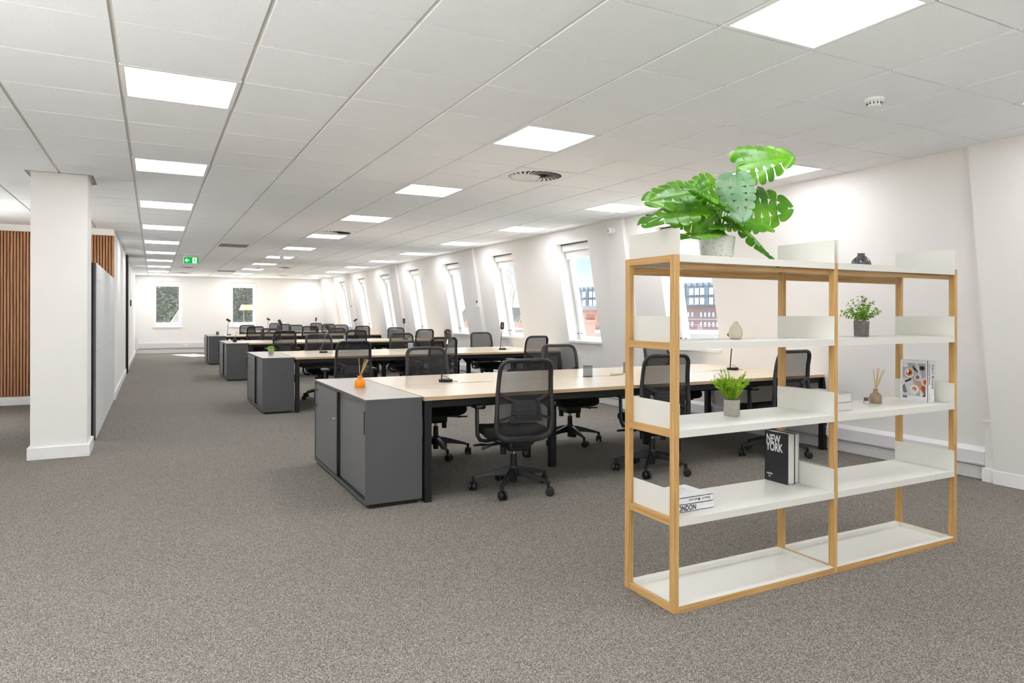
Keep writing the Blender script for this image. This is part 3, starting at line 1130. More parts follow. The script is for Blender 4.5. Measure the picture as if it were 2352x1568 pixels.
dr = MB().box(0.006, 0.021, 0.86, CL - 0.022, 0.056, CHh - 0.03).build('door', 'greydoor_lit', cab, smooth=False, bevel=0.001)
hd = MB()
hd.tube([(0.006, CL - 0.1, 0.66), (-0.022, CL - 0.1, 0.66), (-0.022, CL - 0.1, 0.53), (0.006, CL - 0.1, 0.53)], 0.0045, 8)
hd.build('handle', 'black', dr)
lk = MB()
lk.tube([(0.006, 0.93, 0.49), (-0.006, 0.93, 0.49), (-0.007, 0.93, 0.49), (-0.02, 0.93, 0.49)], [0.012, 0.012, 0.008, 0.008], 16)
lk.box(-0.034, -0.02, 0.928, 0.932, 0.482, 0.498)
lk.build('lock', 'chrome', dr)
MB().box(0.004, 0.023, 0.83, 0.86, 0.056, CHh - 0.03).build('edge_strip', 'black', cab, smooth=False)
dr2 = MB().box(0.026, 0.041, 0.022, 0.875, 0.056, CHh - 0.03).build('door', 'greydoor_lit', cab, smooth=False, bevel=0.001)
hd = MB()
hd.tube([(0.026, 0.06, 0.66), (0.008, 0.06, 0.66), (0.008, 0.06, 0.50), (0.026, 0.06, 0.50)], 0.004, 8)
hd.build('handle', 'black', dr2)
b = MB()
b.box(0.002, 0.05, 0.022, CL - 0.022, 0.052, 0.0535)
b.box(0.0225, 0.0245, 0.022, CL - 0.022, 0.052, 0.060)
b.box(0.002, 0.004, 0.022, CL - 0.022, 0.052, 0.060)
b.build('sliding_track', 'black', cab, smooth=False)
for y, lab in zip(ROWS[1:], ['grey sliding door cabinet ending the second desk row, green succulent on top',
                             'grey sliding door cabinet ending the third desk row, dark reed diffuser on top',
                             'grey sliding door cabinet ending the fourth desk row, smallest and farthest']):
    copy_tree(cab, (1.275, y + 0.02, 0), 0, lab)

# ------------------------------------------------------------------ office chair
random.seed(4)


def back_y(z):
    """side profile of the backrest"""
    pts = [(0.34, -0.15), (0.38, -0.19), (0.42, -0.218), (0.50, -0.242), (0.62, -0.252), (0.74, -0.245), (0.86, -0.254), (1.02, -0.292)]
    for (z0, y0), (z1, y1) in zip(pts, pts[1:]):
        if z <= z1:
            tt = max(0, (z - z0) / (z1 - z0))
            return y0 + (y1 - y0) * tt
    return pts[-1][1]


def back_pt(x, z, dy=0):
    return (x, back_y(z) + 0.55 * x * x + dy, z)


def back_outline():
    # closed outline in (x, z), rounded
    cs = [((-0.194, 0.996), 0.075), ((0.194, 0.996), 0.075), ((0.216, 0.60), 0.2), ((0.212, 0.42), 0.15), ((-0.212, 0.42), 0.15), ((-0.216, 0.60), 0.2)]
    P = []
    N = len(cs)
    for i in range(N):
        p = Vector(cs[i][0])
        a = Vector(cs[(i - 1) % N][0])
        c = Vector(cs[(i + 1) % N][0])
        r = cs[i][1]
        da, dc = (a - p), (c - p)
        ra = min(r, da.length * 0.45)
        rc = min(r, dc.length * 0.45)
        q0, q1 = p + da.normalized() * ra, p + dc.normalized() * rc
        for k in range(9):
            tt = k / 8
            P.append(q0 * (1 - tt) ** 2 + p * 2 * tt * (1 - tt) + q1 * tt ** 2)
    # densify
    Q = []
    for i in range(len(P)):
        a, c = P[i], P[(i + 1) % len(P)]
        m = max(1, int((c - a).length / 0.04))
        for k in range(m):
            Q.append(a.lerp(c, k / m))
    return Q


OUT = back_outline()


def half_w(z):
    best = 0
    for i in range(len(OUT)):
        a, c = OUT[i], OUT[(i + 1) % len(OUT)]
        if (a.y - z) * (c.y - z) <= 0 and a.y != c.y:
            tt = (z - a.y) / (c.y - a.y)
            best = max(best, abs(a.x + (c.x - a.x) * tt))
    return best


def make_chair():
    root = empty('office_chair', '', 'office chair', (0, 0, 0), 0, 'black mesh office chairs')
    # seat
    def warp(x, y, z):
        dz = -0.55 * max(0, y - 0.16) ** 1.4 * 0.6 + 0.18 * x * x
        return (x, y, z + dz)
    MB().pill(0, 0.055, 0.485, 0.44, 0.405, 0.478, 0.12, 0.034, warp=warp).build('seat', 'seat', root)
    MB().pill(0, 0.02, 0.40, 0.40, 0.388, 0.412, 0.1, 0.012, n=3).build('seat_pan', 'black', root)
    # back frame
    b = MB()
    b.tube([back_pt(p.x, p.y) for p in OUT], [0.019 + 0.007 * min(1, max(0, (0.62 - p.y) / 0.18)) for p in OUT], 12, closed=True, flat_=0.85)
    b.build('backrest_frame', 'frame', root)
    # mesh
    vs = []
    fs = []
    nz_, nx = 26, 12
    z0, z1 = 0.428, 0.995
    for i in range(nz_ + 1):
        z = z0 + (z1 - z0) * i / nz_
        hw = max(0.02, half_w(z) - 0.006)
        for j in range(nx + 1):
            x = -hw + 2 * hw * j / nx
            vs.append(back_pt(x, z, 0.004 + 0.02 * (1 - (x / hw) ** 2) * 0.6))
    for i in range(nz_):
        for j in range(nx):
            a = i * (nx + 1) + j
            fs.append((a, a + 1, a + nx + 2, a + nx + 1))
    MB().add(vs, fs).build('backrest_mesh', 'mesh', root)
    # lumbar support
    b = MB()

    def plate(poly, dy0, dy1):
        n = len(poly)
        v = [back_pt(x, z, dy0) for x, z in poly] + [back_pt(x, z, dy1) for x, z in poly]
        f = [tuple(range(n)), tuple(reversed(range(n, 2 * n)))] + [(k, (k + 1) % n, n + (k + 1) % n, n + k) for k in range(n)]
        b.add(v, f)
    for k in range(5):
        za = 0.575 + k * 0.027
        plate([(-0.085, za), (0.085, za), (0.085, za + 0.024), (-0.085, za + 0.024)], -0.012, -0.005)
    plate([(-0.135, 0.557), (-0.11, 0.545), (0.11, 0.545), (0.135, 0.557), (0.12, 0.577), (-0.12, 0.577)], -0.014, -0.006)
    for s_ in (-1, 1):
        plate([(s_ * 0.078, 0.715), (s_ * 0.105, 0.722), (s_ * 0.118, 0.58), (s_ * 0.09, 0.575)], -0.022, -0.008)
        plate([(s_ * 0.105, 0.722), (s_ * 0.195, 0.765), (s_ * 0.198, 0.745), (s_ * 0.107, 0.70)], -0.02, -0.01)
        plate([(s_ * 0.118, 0.58), (s_ * 0.198, 0.555), (s_ * 0.2, 0.575), (s_ * 0.115, 0.605)], -0.02, -0.01)
    b.build('lumbar_support', 'frame', root, smooth=False)
    for s_ in (-1, 1):
        b = MB()
        b.tube([back_pt(s_ * 0.094, 0.70, -0.024), back_pt(s_ * 0.100, 0.60, -0.024)], 0.003, 6)
        b.tube([back_pt(s_ * 0.085, 0.605, -0.026), back_pt(s_ * 0.115, 0.612, -0.026)], 0.007, 8)
        b.build('lumbar_slider', 'black', root)
    # spine from back to mechanism
    b = MB()
    st = [(0.43, 0.12, -0.012), (0.395, 0.085, -0.012), (0.36, 0.068, -0.006), (0.338, 0.06, 0.05), (0.328, 0.055, 0.12)]
    vs = []
    for z, hw, dy in st:
        y = back_y(z) + dy
        for x, yy in ((-hw, y - 0.012), (hw, y - 0.012), (hw, y + 0.022), (-hw, y + 0.022)):
            vs.append((x, yy, z))
    fs = [(0, 1, 2, 3), tuple(reversed(range(16, 20)))]
    for i in range(4):
        for k in range(4):
            fs.append((i * 4 + k, i * 4 + (k + 1) % 4, i * 4 + 4 + (k + 1) % 4, i * 4 + 4 + k))
    b.add(vs, fs)
    b.build('back_spine', 'frame', root, bevel=0.008)
    # mechanism
    b = MB()
    b.pill(0, -0.01, 0.17, 0.25, 0.315, 0.392, 0.04, 0.015, n=3)
    b.cyl((0.075, -0.05, 0.34), (0.075, -0.05, 0.27), 0.027, 0.024)
    b.cyl((-0.062, 0.06, 0.33), (-0.062, 0.06, 0.262), 0.024, 0.022)
    b.build('tilt_mechanism', 'black', root)
    b = MB()
    b.tube([(-0.07, 0.02, 0.362), (-0.2, 0.03, 0.35), (-0.24, 0.03, 0.352), (-0.31, 0.035, 0.348)], [0.006, 0.006, 0.012, 0.009], 8, flat_=0.6)
    b.tube([(-0.08, -0.05, 0.37), (-0.2, -0.05, 0.36), (-0.255, -0.05, 0.345), (-0.27, -0.05, 0.33)], [0.006, 0.012, 0.018, 0.01], 8, flat_=0.7)
    b.build('adjusting_lever', 'black', root)
    # gas lift
    MB().cyl((0, 0, 0.175), (0, 0, 0.275), 0.026, 0.024).build('gas_lift', 'black', root)
    MB().cyl((0, 0, 0.275), (0, 0, 0.32), 0.014).build('piston', 'chrome', root)
    # armrests
    for s_ in (-1, 1):
        b = MB()
        pa = [(s_ * 0.12, 0.0, 0.392), (s_ * 0.22, 0.0, 0.382), (s_ * 0.268, 0.0, 0.392), (s_ * 0.288, 0.0, 0.43), (s_ * 0.292, 0.0, 0.52), (s_ * 0.292, 0.005, 0.64)]
        b.tube(pa, [0.020, 0.022, 0.024, 0.024, 0.023, 0.021], 10, flat_=0.62, up=(0, 1, 0))
        ar = b.build('armrest', 'frame', root)
        MB().pill(s_ * 0.285, 0.03, 0.085, 0.24, 0.632, 0.662, 0.04, 0.012, n=4).build('arm_pad', 'black', ar)
    # base
    MB().lathe([(0.0, 0.06), (0.026, 0.06), (0.027, 0.10), (0.04, 0.11), (0.044, 0.155), (0.034, 0.185), (0.0, 0.185)]).build('base_hub', 'black', root)
    for k in range(5):
        a = math.radians(17.5 + 72 * k)
        d = Vector((math.cos(a), math.sin(a), 0))
        tn = Vector((-math.sin(a), math.cos(a), 0))
        sec = [(0.02, 0.172, 0.105, 0.024), (0.07, 0.172, 0.112, 0.022), (0.16, 0.15, 0.108, 0.019), (0.27, 0.118, 0.094, 0.014), (0.31, 0.102, 0.082, 0.013)]
        vs = []
        for r_, zt, zb, hw in sec:
            vs += [d * r_ + tn * (-hw) + Vector((0, 0, zb)), d * r_ + tn * hw + Vector((0, 0, zb)), d * r_ + tn * hw * 0.75 + Vector((0, 0, zt)), d * r_ - tn * hw * 0.75 + Vector((0, 0, zt))]
        fs = [(3, 2, 1, 0), (16, 17, 18, 19)]
        for i in range(4):
            for q in range(4):
                fs.append((i * 4 + q, i * 4 + (q + 1) % 4, i * 4 + 4 + (q + 1) % 4, i * 4 + 4 + q))
        b = MB().add(vs, fs)
        b.cyl(d * 0.305 + Vector((0, 0, 0.106)), d * 0.305 + Vector((0, 0, 0.062)), 0.014, 0.013, n=12)
        b.build('leg', 'black', root, bevel=0.004)
        # twin castor
        ca = a + random.uniform(-1.2, 1.2)
        ax = Vector((math.cos(ca), math.sin(ca), 0))
        fw_ = Vector((-ax.y, ax.x, 0))
        c = d * 0.305 + fw_ * 0.012 + Vector((0, 0, 0.0325))
        b = MB()
        for s_ in (-1, 1):
            b.tube([c + ax * s_ * 0.006, c + ax * s_ * 0.008, c + ax * s_ * 0.024, c + ax * s_ * 0.029], [0.027, 0.032, 0.032, 0.025], 18)
        b.cyl(c - ax * 0.01, c + ax * 0.01, 0.012, n=10)
        b.cyl(d * 0.305 + Vector((0, 0, 0.064)), d * 0.305 + Vector((0, 0, 0.04)), 0.008, n=8)
        b.build('castor', 'black', root)
    return root


ch = make_chair()
y0 = ROWS
A = math.radians
chairs = [
    # x, y, rz (0 faces +y), label
    (2.42, 4.64, A(-7), 'black mesh swivel chair nearest the camera, seen from behind beside the front cabinet'),
    (3.76, 4.66, A(-12), 'black mesh swivel chair seen behind the left end of the bookshelf'),
    (5.20, 4.66, A(-2), 'black mesh swivel chair turned sideways behind the middle posts of the bookshelf'),
    (2.36, 6.12, A(180), 'black mesh chair on the far side of front desk, behind the nearest desk lamp'),
    (3.84, 6.10, A(176), 'black mesh chair on the far side of front desk, behind the wire pen cup'),
    (5.22, 6.10, A(190), 'black mesh chair far side of front desk, mostly hidden behind bookshelf chair'),
    (2.14, 8.50, A(-2), 'black mesh chair pulled back from the second desk, above the orange diffuser'),
    (3.62, 9.36, A(2), 'black mesh chair at near side of second desk, centre place'),
    (5.10, 9.34, A(8), 'black mesh chair at near side of second desk, place next to the window wall'),
    (2.36, 11.08, A(180), 'black mesh chair at far side of second desk, left place behind the silver lamp'),
    (3.74, 11.06, A(180), 'black mesh chair at far side of second desk, centre place'),
    (5.24, 11.08, A(180), 'black mesh chair at far side of second desk, place next to the window wall'),
    (2.26, 14.20, A(0), 'black mesh chair at near side of third desk, left place above the succulent'),
    (3.66, 14.20, A(0), 'black mesh chair at near side of third desk, centre place'),
    (5.16, 14.34, A(5), 'black mesh chair at near side of third desk, place next to the window wall'),
    (2.33, 16.02, A(180), 'black mesh chair at far side of third desk, left place behind a desk lamp'),
    (3.83, 16.06, A(182), 'black mesh chair at far side of third desk, centre place'),
    (5.25, 16.06, A(180), 'black mesh chair at far side of third desk, place next to the window wall'),
    (2.34, 19.20, A(0), 'small distant black mesh chair at near side of fourth desk, left place'),
    (3.71, 19.15, A(0), 'small distant black mesh chair at near side of fourth desk, centre place'),
    (5.08, 19.05, A(4), 'small distant black mesh chair at near side of fourth desk, right place by windows'),
    (2.40, 20.98, A(180), 'small distant black mesh chair at far side of fourth desk, below the second far window'),
    (3.74, 20.90, A(180), 'small distant black mesh chair at far side of fourth desk, centre place'),
    (5.08, 20.90, A(180), 'small distant black mesh chair at far side of fourth desk, right place by windows'),
    (3.70, 23.25, A(0), 'tiny black mesh chair at near side of the farthest desk, left one'),
    (5.10, 23.20, A(0), 'tiny black mesh chair at near side of the farthest desk, right one'),
    (3.80, 25.15, A(180), 'tiny black mesh chair between farthest desk and end wall, left one'),
    (5.20, 25.15, A(180), 'tiny black mesh chair between farthest desk and end wall, right one'),
]
for i, (x, y, rz, lab) in enumerate(chairs):
    if i == 0:
        ch.location = (x, y, 0)
        ch.rotation_euler = (0, 0, rz)
        ch['label'] = lab
    else:
        copy_tree(ch, (x, y, 0), rz, lab)


# ------------------------------------------------------------------ desk lamps
def lamp(x, y, z, rz, tilt, label, head_dir, lean=(0.045, 0.0), hgt=0.385, r=0.031):
    root = empty('desk_lamp', label, 'desk lamp', (x, y, z), rz, 'desk lamps')
    MB().lathe([(0.0, 0.0), (0.058, 0.0), (0.06, 0.003), (0.06, 0.02), (0.057, 0.023), (0.0, 0.023)]).build('lamp_base', 'blackmetal', root)
    top = Vector((-0.035 + lean[0], lean[1], hgt))
    b = MB()
    b.tube([(-0.03, 0, 0.02), (-0.038, 0, 0.035), (-0.036, 0, 0.06), tuple(top * 0.86 + Vector((-0.036, 0, 0.05)) * 0.14)], 0.0055, 10)
    b.build('lamp_arm', 'steel' if 'silver' in label else 'blackmetal', root)
    b = MB()
    b.tube([tuple(top * 0.86 + Vector((-0.036, 0, 0.05)) * 0.14), tuple(top)], 0.0065, 10)
    b.build('lamp_joint', 'chrome', root)
    hd_ = Vector(head_dir).normalized()
    c = top + Vector((0, 0, 0.03))
    b = MB()
    b.tube([c - hd_ * 0.052, c - hd_ * 0.05, c + hd_ * 0.058, c + hd_ * 0.06, c + hd_ * 0.045], [r * 0.9, r, r, r * 0.9, r * 0.85], 24)
    b.build('lamp_head', 'lamp', root)
    b = MB()
    b.tube([c - hd_ * 0.054, c - hd_ * 0.052], [0.006, 0.006], 10)
    b.build('cap_screw', 'chrome', root)
    b = MB()
    b.tube([(-0.03, 0, 0.05), (-0.01, -0.01, 0.052), (0.02, -0.02, 0.035), (0.05, -0.035, 0.008), (0.09, -0.05, 0.004)], 0.0022, 6)
    b.build('lamp_cable', 'black', root)
    return root


MT['steel'] = flat('polished_dark_steel', (130, 130, 132), rough=0.25, metal=1.0)
MT['lamp'] = flat('bronze_lamp_head', (74, 66, 58), rough=0.35, metal=0.7)
lamp(2.235, 5.56, DZ, 0, 0, 'black desk lamp with cylindrical head on the near end of front desk', (0.35, 0.75, -0.62), (0.055, 0.0), 0.37)
lamp(5.45, 5.42, DZ, 0, 0, 'thin black desk lamp seen under the bookshelf behind the fern plant', (-0.3, 0.5, -0.7), (0.035, 0.0), 0.37)
lamp(2.27, 10.56, DZ, 0, 0, 'silver armed desk lamp with tilted bronze head at left of second desk', (0.75, 0.35, -0.75), (0.10, 0.0), 0.35)
lamp(5.13, 10.25, DZ, 0, 0, 'black desk lamp with upright head on the second desk near the windows', (-0.25, -0.45, -0.85), (0.03, 0.0), 0.37)
lamp(2.34, 15.75, DZ, 0, 0, 'silver armed desk lamp at the left end of third desk', (0.45, 0.35, -0.8), (0.14, 0.0), 0.38)
lamp(5.20, 15.45, DZ, 0, 0, 'desk lamp with dark upright head on third desk near the windows', (-0.12, -0.5, -0.9), (0.0, 0.0), 0.40)
lamp(1.84, 20.5, DZ, 0, 0, 'desk lamp at the left end of fourth desk below the right far window', (0.8, -0.3, -0.5), (0.02, 0.0), 0.38)
lamp(5.35, 20.3, DZ, 0, 0, 'distant desk lamp on fourth desk with head tilted to the left', (-0.85, 0.0, -0.55), (-0.02, 0.0), 0.38)
lamp(3.4, 24.2, DZ, 0, 0, 'tiny desk lamp on the farthest desk, left one with tilted head', (0.8, 0.0, -0.5), (0.02, 0.0), 0.38)
lamp(4.92, 23.9, DZ, 0, 0, 'tiny desk lamp on the farthest desk, right one with upright head', (-0.2, -0.4, -0.9), (0.0, 0.0), 0.38)


# ------------------------------------------------------------------ small things on desks and shelves
def diffuser(loc, label, mat, rb, hb, seed, stick_len=0.19, n=5, neck=0.018):
    root = empty('reed_diffuser', label, 'reed diffuser', loc)
    pr = [(0.0, 0.0), (rb * 0.96, 0.0), (rb, 0.004), (rb, hb * 0.36), (rb * 0.97, hb * 0.48), (rb * 0.86, hb * 0.60), (rb * 0.68, hb * 0.69), (neck * 1.1, hb * 0.75), (neck, hb * 0.80), (neck, hb * 0.985), (neck * 1.3, hb), (neck * 0.7, hb), (neck * 0.7, hb * 0.9)]
    MB().lathe(pr).build('bottle', mat, root)
    rnd = random.Random(seed)
    for k in range(n):
        a = rnd.uniform(0, 2 * PI)
        tl = rnd.uniform(0.12, 0.42)
        if k < 2:
            a, tl = rnd.uniform(-0.6, 0.4), 0.42 + 0.03 * k
        d = Vector((math.cos(a) * tl, math.sin(a) * tl, 1)).normalized()
        p0 = Vector((0, 0, hb * 0.8)) - d * 0.03
        p0.z = max(p0.z, 0.01)
        MB().tube([p0 - Vector((d.x, d.y, 0)) * 0.01, p0 + d * stick_len], 0.0022, 6).build('reed', 'reed', root)
    return root


diffuser((1.456, 5.44, DZ), 'orange glass reed diffuser with pale sticks on the nearest cabinet', 'orange', 0.042, 0.092, 3)
diffuser((1.505, 15.5, DZ), 'dark glass reed diffuser on the third cabinet from the camera', 'blackglass', 0.042, 0.09, 5)
diffuser((3.748, 2.60, 0.813), 'taupe glass reed diffuser with brown sticks on right bay of the bookshelf', 'amber', 0.034, 0.082, 9, 0.17, 5, 0.013)

ca = empty('candle', 'small wax candle in clear glass holder beside the taupe diffuser on bookshelf', 'candle', (3.664, 2.60, 0.813))
MB().lathe([(0.0, 0.0), (0.018, 0.0), (0.018, 0.018), (0.0, 0.018)]).build('glass_dish', 'chrome', ca)
MB().lathe([(0.0, 0.018), (0.012, 0.018), (0.013, 0.034), (0.010, 0.037), (0.0, 0.036)]).build('wax', 'ringdark', ca)


def cup(loc, label, mat='meshcup', r=0.045, h=0.10, group=None):
    root = empty('pen_cup', label, 'cup', loc, 0, group)
    MB().lathe([(r, 0.003), (r, h), (r - 0.002, h), (r - 0.002, 0.004)], n=24).build('cup_wall', mat, root)
    b = MB()
    for z in (0.003, h):
        b.tube([(r * math.cos(2 * PI * k / 28), r * math.sin(2 * PI * k / 28), z) for k in range(28)], 0.0022, 6, closed=True)
    b.build('cup_rim', 'black' if mat == 'meshcup' else 'chrome', root)
    MB().lathe([(0.0, 0.0), (r - 0.001, 0.0), (r - 0.001, 0.004), (0.0, 0.004)]).build('cup_base', 'black', root)
    return root


cup((3.615, 5.43, DZ), 'black rimmed wire mesh pen cup on the front desk right of the nearest chair', group='pen cups')
cup((4.22, 5.62, DZ), 'wire mesh pen cup on the front desk partly behind the left bookshelf post', group='pen cups')
cup((3.80, 11.02, DZ), 'clear pen cup with pale rim on the second desk', 'clear', group='pen cups')
cup((3.82, 15.5, DZ), 'clear pen cup with pale rim on the third desk', 'clear', group='pen cups')
cup((3.75, 20.2, DZ), 'tiny clear pen cup on the fourth desk', 'clear', group='pen cups')

nt_ = empty('sticky_note_pad', 'stack of pastel sticky notes on the front desk beside the pen cup', 'sticky notes', (3.98, 5.47, DZ), 0.1)
MT['note1'] = flat('blue_note', (150, 206, 214), rough=0.8)
MT['note2'] = flat('orange_note', (242, 178, 92), rough=0.8)
MB().box(-0.055, 0.055, -0.035, 0.035, 0, 0.008).build('orange_notes', 'note2', nt_, smooth=False)
MB().box(-0.05, 0.055, -0.033, 0.035, 0.008, 0.014).build('blue_notes', 'note1', nt_, smooth=False)


def succulent(loc, label, potmat, leafmat, rp=0.035, hp=0.055, n=14, seed=1, ll=0.045):
    root = empty('potted_succulent', label, 'plant', loc)
    MB().lathe([(0.0, 0.0), (rp * 0.72, 0.0), (rp, hp * 0.35), (rp, hp), (rp * 0.88, hp), (rp * 0.86, hp * 0.8), (0, hp * 0.8)]).build('pot', potmat, root)
    b = MB()
    rnd = random.Random(seed)
    for k in range(n):
        a = k * 2.4
        el = 0.25 + 1.1 * k / n
        d = Vector((math.cos(a) * math.cos(el), math.sin(a) * math.cos(el), math.sin(el)))
        c = Vector((0, 0, hp * 0.85))
        b.tube([c, c + d * ll * 0.5, c + d * ll * 0.85, c + d * ll], [0.004, 0.009, 0.007, 0.001], 6, flat_=0.45)
    b.build('leaves', leafmat, root)
    return root


succulent((1.50, 10.45, DZ), 'bright green succulent in small cream pot on the second cabinet', 'concrete', 'succ', rp=0.04, hp=0.07, ll=0.075)
succulent((1.56, 20.6, DZ), 'tiny brown cactus pot on the fourth cabinet', 'concretedark', 'roundleaf', rp=0.04, hp=0.075, ll=0.05)

# ------------------------------------------------------------------ bookshelf
SX0, SXM, SX1 = 2.042, 3.109, 4.170
SYF, SYB = 2.376, 2.74
PW, PD = 0.027, 0.034
LV = [0.419, 0.813, 1.204, 1.597]
bs = empty('bookshelf', 'open shelving unit of oak posts and white metal shelves standing across the room', 'bookshelf', (0, 0, 0))
posts = [SX0 + PW / 2, SXM, SX1 - PW / 2]
for x in posts:
    for y in (SYF, SYB - PD):
        MB().box(x - PW / 2, x + PW / 2, y, y + PD, 0.0, LV[3] - 0.001).build('post', 'oakz', bs, bevel=0.0015)
for x in posts:
    for z in [0.031] + LV:
        b = MB().box(x - PW / 2 + 0.002, x + PW / 2 - 0.002, SYF + PD, SYB - PD, z - 0.034 if z > 0.1 else 0.0, z - 0.002)
        b.build('side_rail', 'oaky', bs, bevel=0.001)
for a, c in ((posts[0], posts[1]), (posts[1], posts[2])):
    x0, x1 = a + PW / 2, c - PW / 2
    for y in (SYF, SYB - PD * 0.8):
        MB().box(x0, x1, y + 0.001, y + 0.024, 0.0, 0.029).build('bottom_rail', 'oakx', bs, bevel=0.001)
    MB().box(x0, x1, SYB - 0.028, SYB - 0.004, LV[3] - 0.075, LV[3] - 0.036).build('top_rail', 'oakx', bs, bevel=0.001)
    MB().box(x0, x1, SYF + 0.03, SYF + 0.05, LV[3] - 0.058, LV[3] - 0.036).build('top_rail', 'oakx', bs, bevel=0.001)
    for z in LV:
        b = MB()
        b.box(x0, x1, SYF - 0.001, SYB + 0.001, z - 0.004, z)
        b.box(x0, x1, SYF - 0.001, SYF + 0.0015, z - 0.033, z - 0.004)
        b.box(x0, x1, SYB - 0.0015, SYB + 0.001, z - 0.033, z - 0.004)
        e0, e1 = (x0, x1)
        b.box(e0, e0 + 0.002, SYF, SYB, z + 0.0002, z + 0.118)
        b.box(e1 - 0.002, e1, SYF, SYB, z + 0.0002, z + 0.118)
        b.build('shelf', 'shelfwhite', bs, smooth=False)
    b = MB()
    b.box(x0, x1, SYF + 0.002, SYB - 0.002, 0.004, 0.008)
    for q in ((x0, x1, SYF + 0.001, SYF + 0.0265), (x0, x1, SYB - 0.0285, SYB - 0.001)):
        b.box(q[0], q[1], q[2], q[3], 0.0292, 0.0325)
    b.box(x0, x1, SYF + 0.0265, SYF + 0.029, 0.006, 0.0325)
    b.box(x0, x1, SYB - 0.031, SYB - 0.0285, 0.006, 0.0325)
    b.box(x0, x0 + 0.002, SYF + 0.002, SYB - 0.002, 0.006, 0.032)
    b.box(x1 - 0.002, x1, SYF + 0.002, SYB - 0.002, 0.006, 0.032)
    b.build('bottom_tray', 'shelfwhite', bs, smooth=False)

# ---- vases
v = MB().lathe([(0.0, 0.0), (0.026, 0.0), (0.036, 0.006), (0.043, 0.025), (0.043, 0.045), (0.036, 0.068), (0.022, 0.084), (0.014, 0.092), (0.0125, 0.10), (0.014, 0.104), (0.011, 0.104), (0.010, 0.09), (0.018, 0.08), (0.03, 0.05), (0.0, 0.01)], n=36)
v = v.build('bud_vase', 'vase', loc=(2.634, 2.60, LV[2]))
tag(v, 'cream speckled bud vase on left bay of the bookshelf, upper shelf', 'vase')
v.scale = (0.82, 0.82, 0.87)
v = MB().lathe([(0.0, 0.0), (0.048, 0.0), (0.052, 0.008), (0.053, 0.024), (0.046, 0.045), (0.028, 0.062), (0.020, 0.07), (0.019, 0.078), (0.021, 0.082), (0.016, 0.082), (0.015, 0.07), (0.03, 0.05), (0.04, 0.03), (0.0, 0.01)], n=36)
v = v.build('bud_vase', 'darkvase', loc=(3.56, 2.56, LV[3]))
tag(v, 'small black speckled vase on top of the right bay of bookshelf', 'vase')


# ---- leafy plants
def leaf_quad(b, p, d, up, L_, W_, fold=0.25, n=3):
    d = d.normalized()
    s_ = d.cross(up)
    s_ = s_.normalized() if s_.length > 1e-5 else d.orthogonal().normalized()
    nn = s_.cross(d)
    vs = []
    for i in range(n + 1):
        tt = i / n
        w_ = W_ * math.sin(PI * (0.12 + 0.88 * tt) ** 0.8) * 0.5 if i < n else 0.0004
        c = p + d * L_ * tt - nn * L_ * 0.12 * tt * tt
        vs += [c - s_ * w_ + nn * w_ * fold, c, c + s_ * w_ + nn * w_ * fold]
    fs = []
    for i in range(n):
        a = 3 * i
        fs += [(a, a + 1, a + 4, a + 3), (a + 1, a + 2, a + 5, a + 4)]
    b.add(vs, fs)


def fern(loc):
    root = empty('potted_fern', 'bright green spiky leaved plant in round concrete pot on left bay of bookshelf', 'plant', loc)
    MB().lathe([(0.0, 0.0), (0.050, 0.0), (0.053, 0.003), (0.055, 0.088), (0.054, 0.09), (0.048, 0.09), (0.047, 0.076), (0.0, 0.076)], n=36).build('pot', 'concrete', root)
    MB().lathe([(0.0, 0.077), (0.046, 0.077)]).build('soil', 'soil', root)
    rnd = random.Random(11)
    sb = MB()
    fb = MB()
    for k in range(60):
        a = rnd.uniform(0, 2 * PI)
        tl = rnd.uniform(0.05, 1.0) ** 0.7
        Ls = rnd.uniform(0.12, 0.19)
        d0 = Vector((math.cos(a) * 0.75 * tl, math.sin(a) * 0.75 * tl, 1)).normalized()
        pts = []
        p = Vector((math.cos(a) * 0.012, math.sin(a) * 0.012, 0.076))
        d = d0.copy()
        for q in range(8):
            pts.append(p.copy())
            p = p + d * Ls / 7
            d = (d + Vector((math.cos(a), math.sin(a), -0.1)) * 0.10 * tl + Vector((rnd.gauss(0, .04), rnd.gauss(0, .04), 0))).normalized()
        sb.tube(pts, [0.0015] * 5 + [0.0012, 0.001, 0.0006], 5)
        for q in range(2, 8):
            for z in range(4):
                an = rnd.uniform(0, 2 * PI)
                dd = (pts[q] - pts[q - 1]).normalized()
                o = dd.orthogonal().normalized()
                o = Matrix.Rotation(an, 3, dd) @ o
                fd = (dd * 1.0 + o * 0.9).normalized()
                pp = pts[q - 1].lerp(pts[q], rnd.random())
                leaf_quad(fb, pp, fd, o, rnd.uniform(0.018, 0.032), 0.0065, n=2)
        leaf_quad(fb, pts[-1], (pts[-1] - pts[-2]), Vector((0, 0, 1)), 0.02, 0.004, n=2)
    sb.build('stems', 'mstem', root)
    fb.build('foliage', 'fern', root, smooth=False)
    return root


fern((2.618, 2.61, LV[1])).scale = (0.74, 0.74, 0.92)


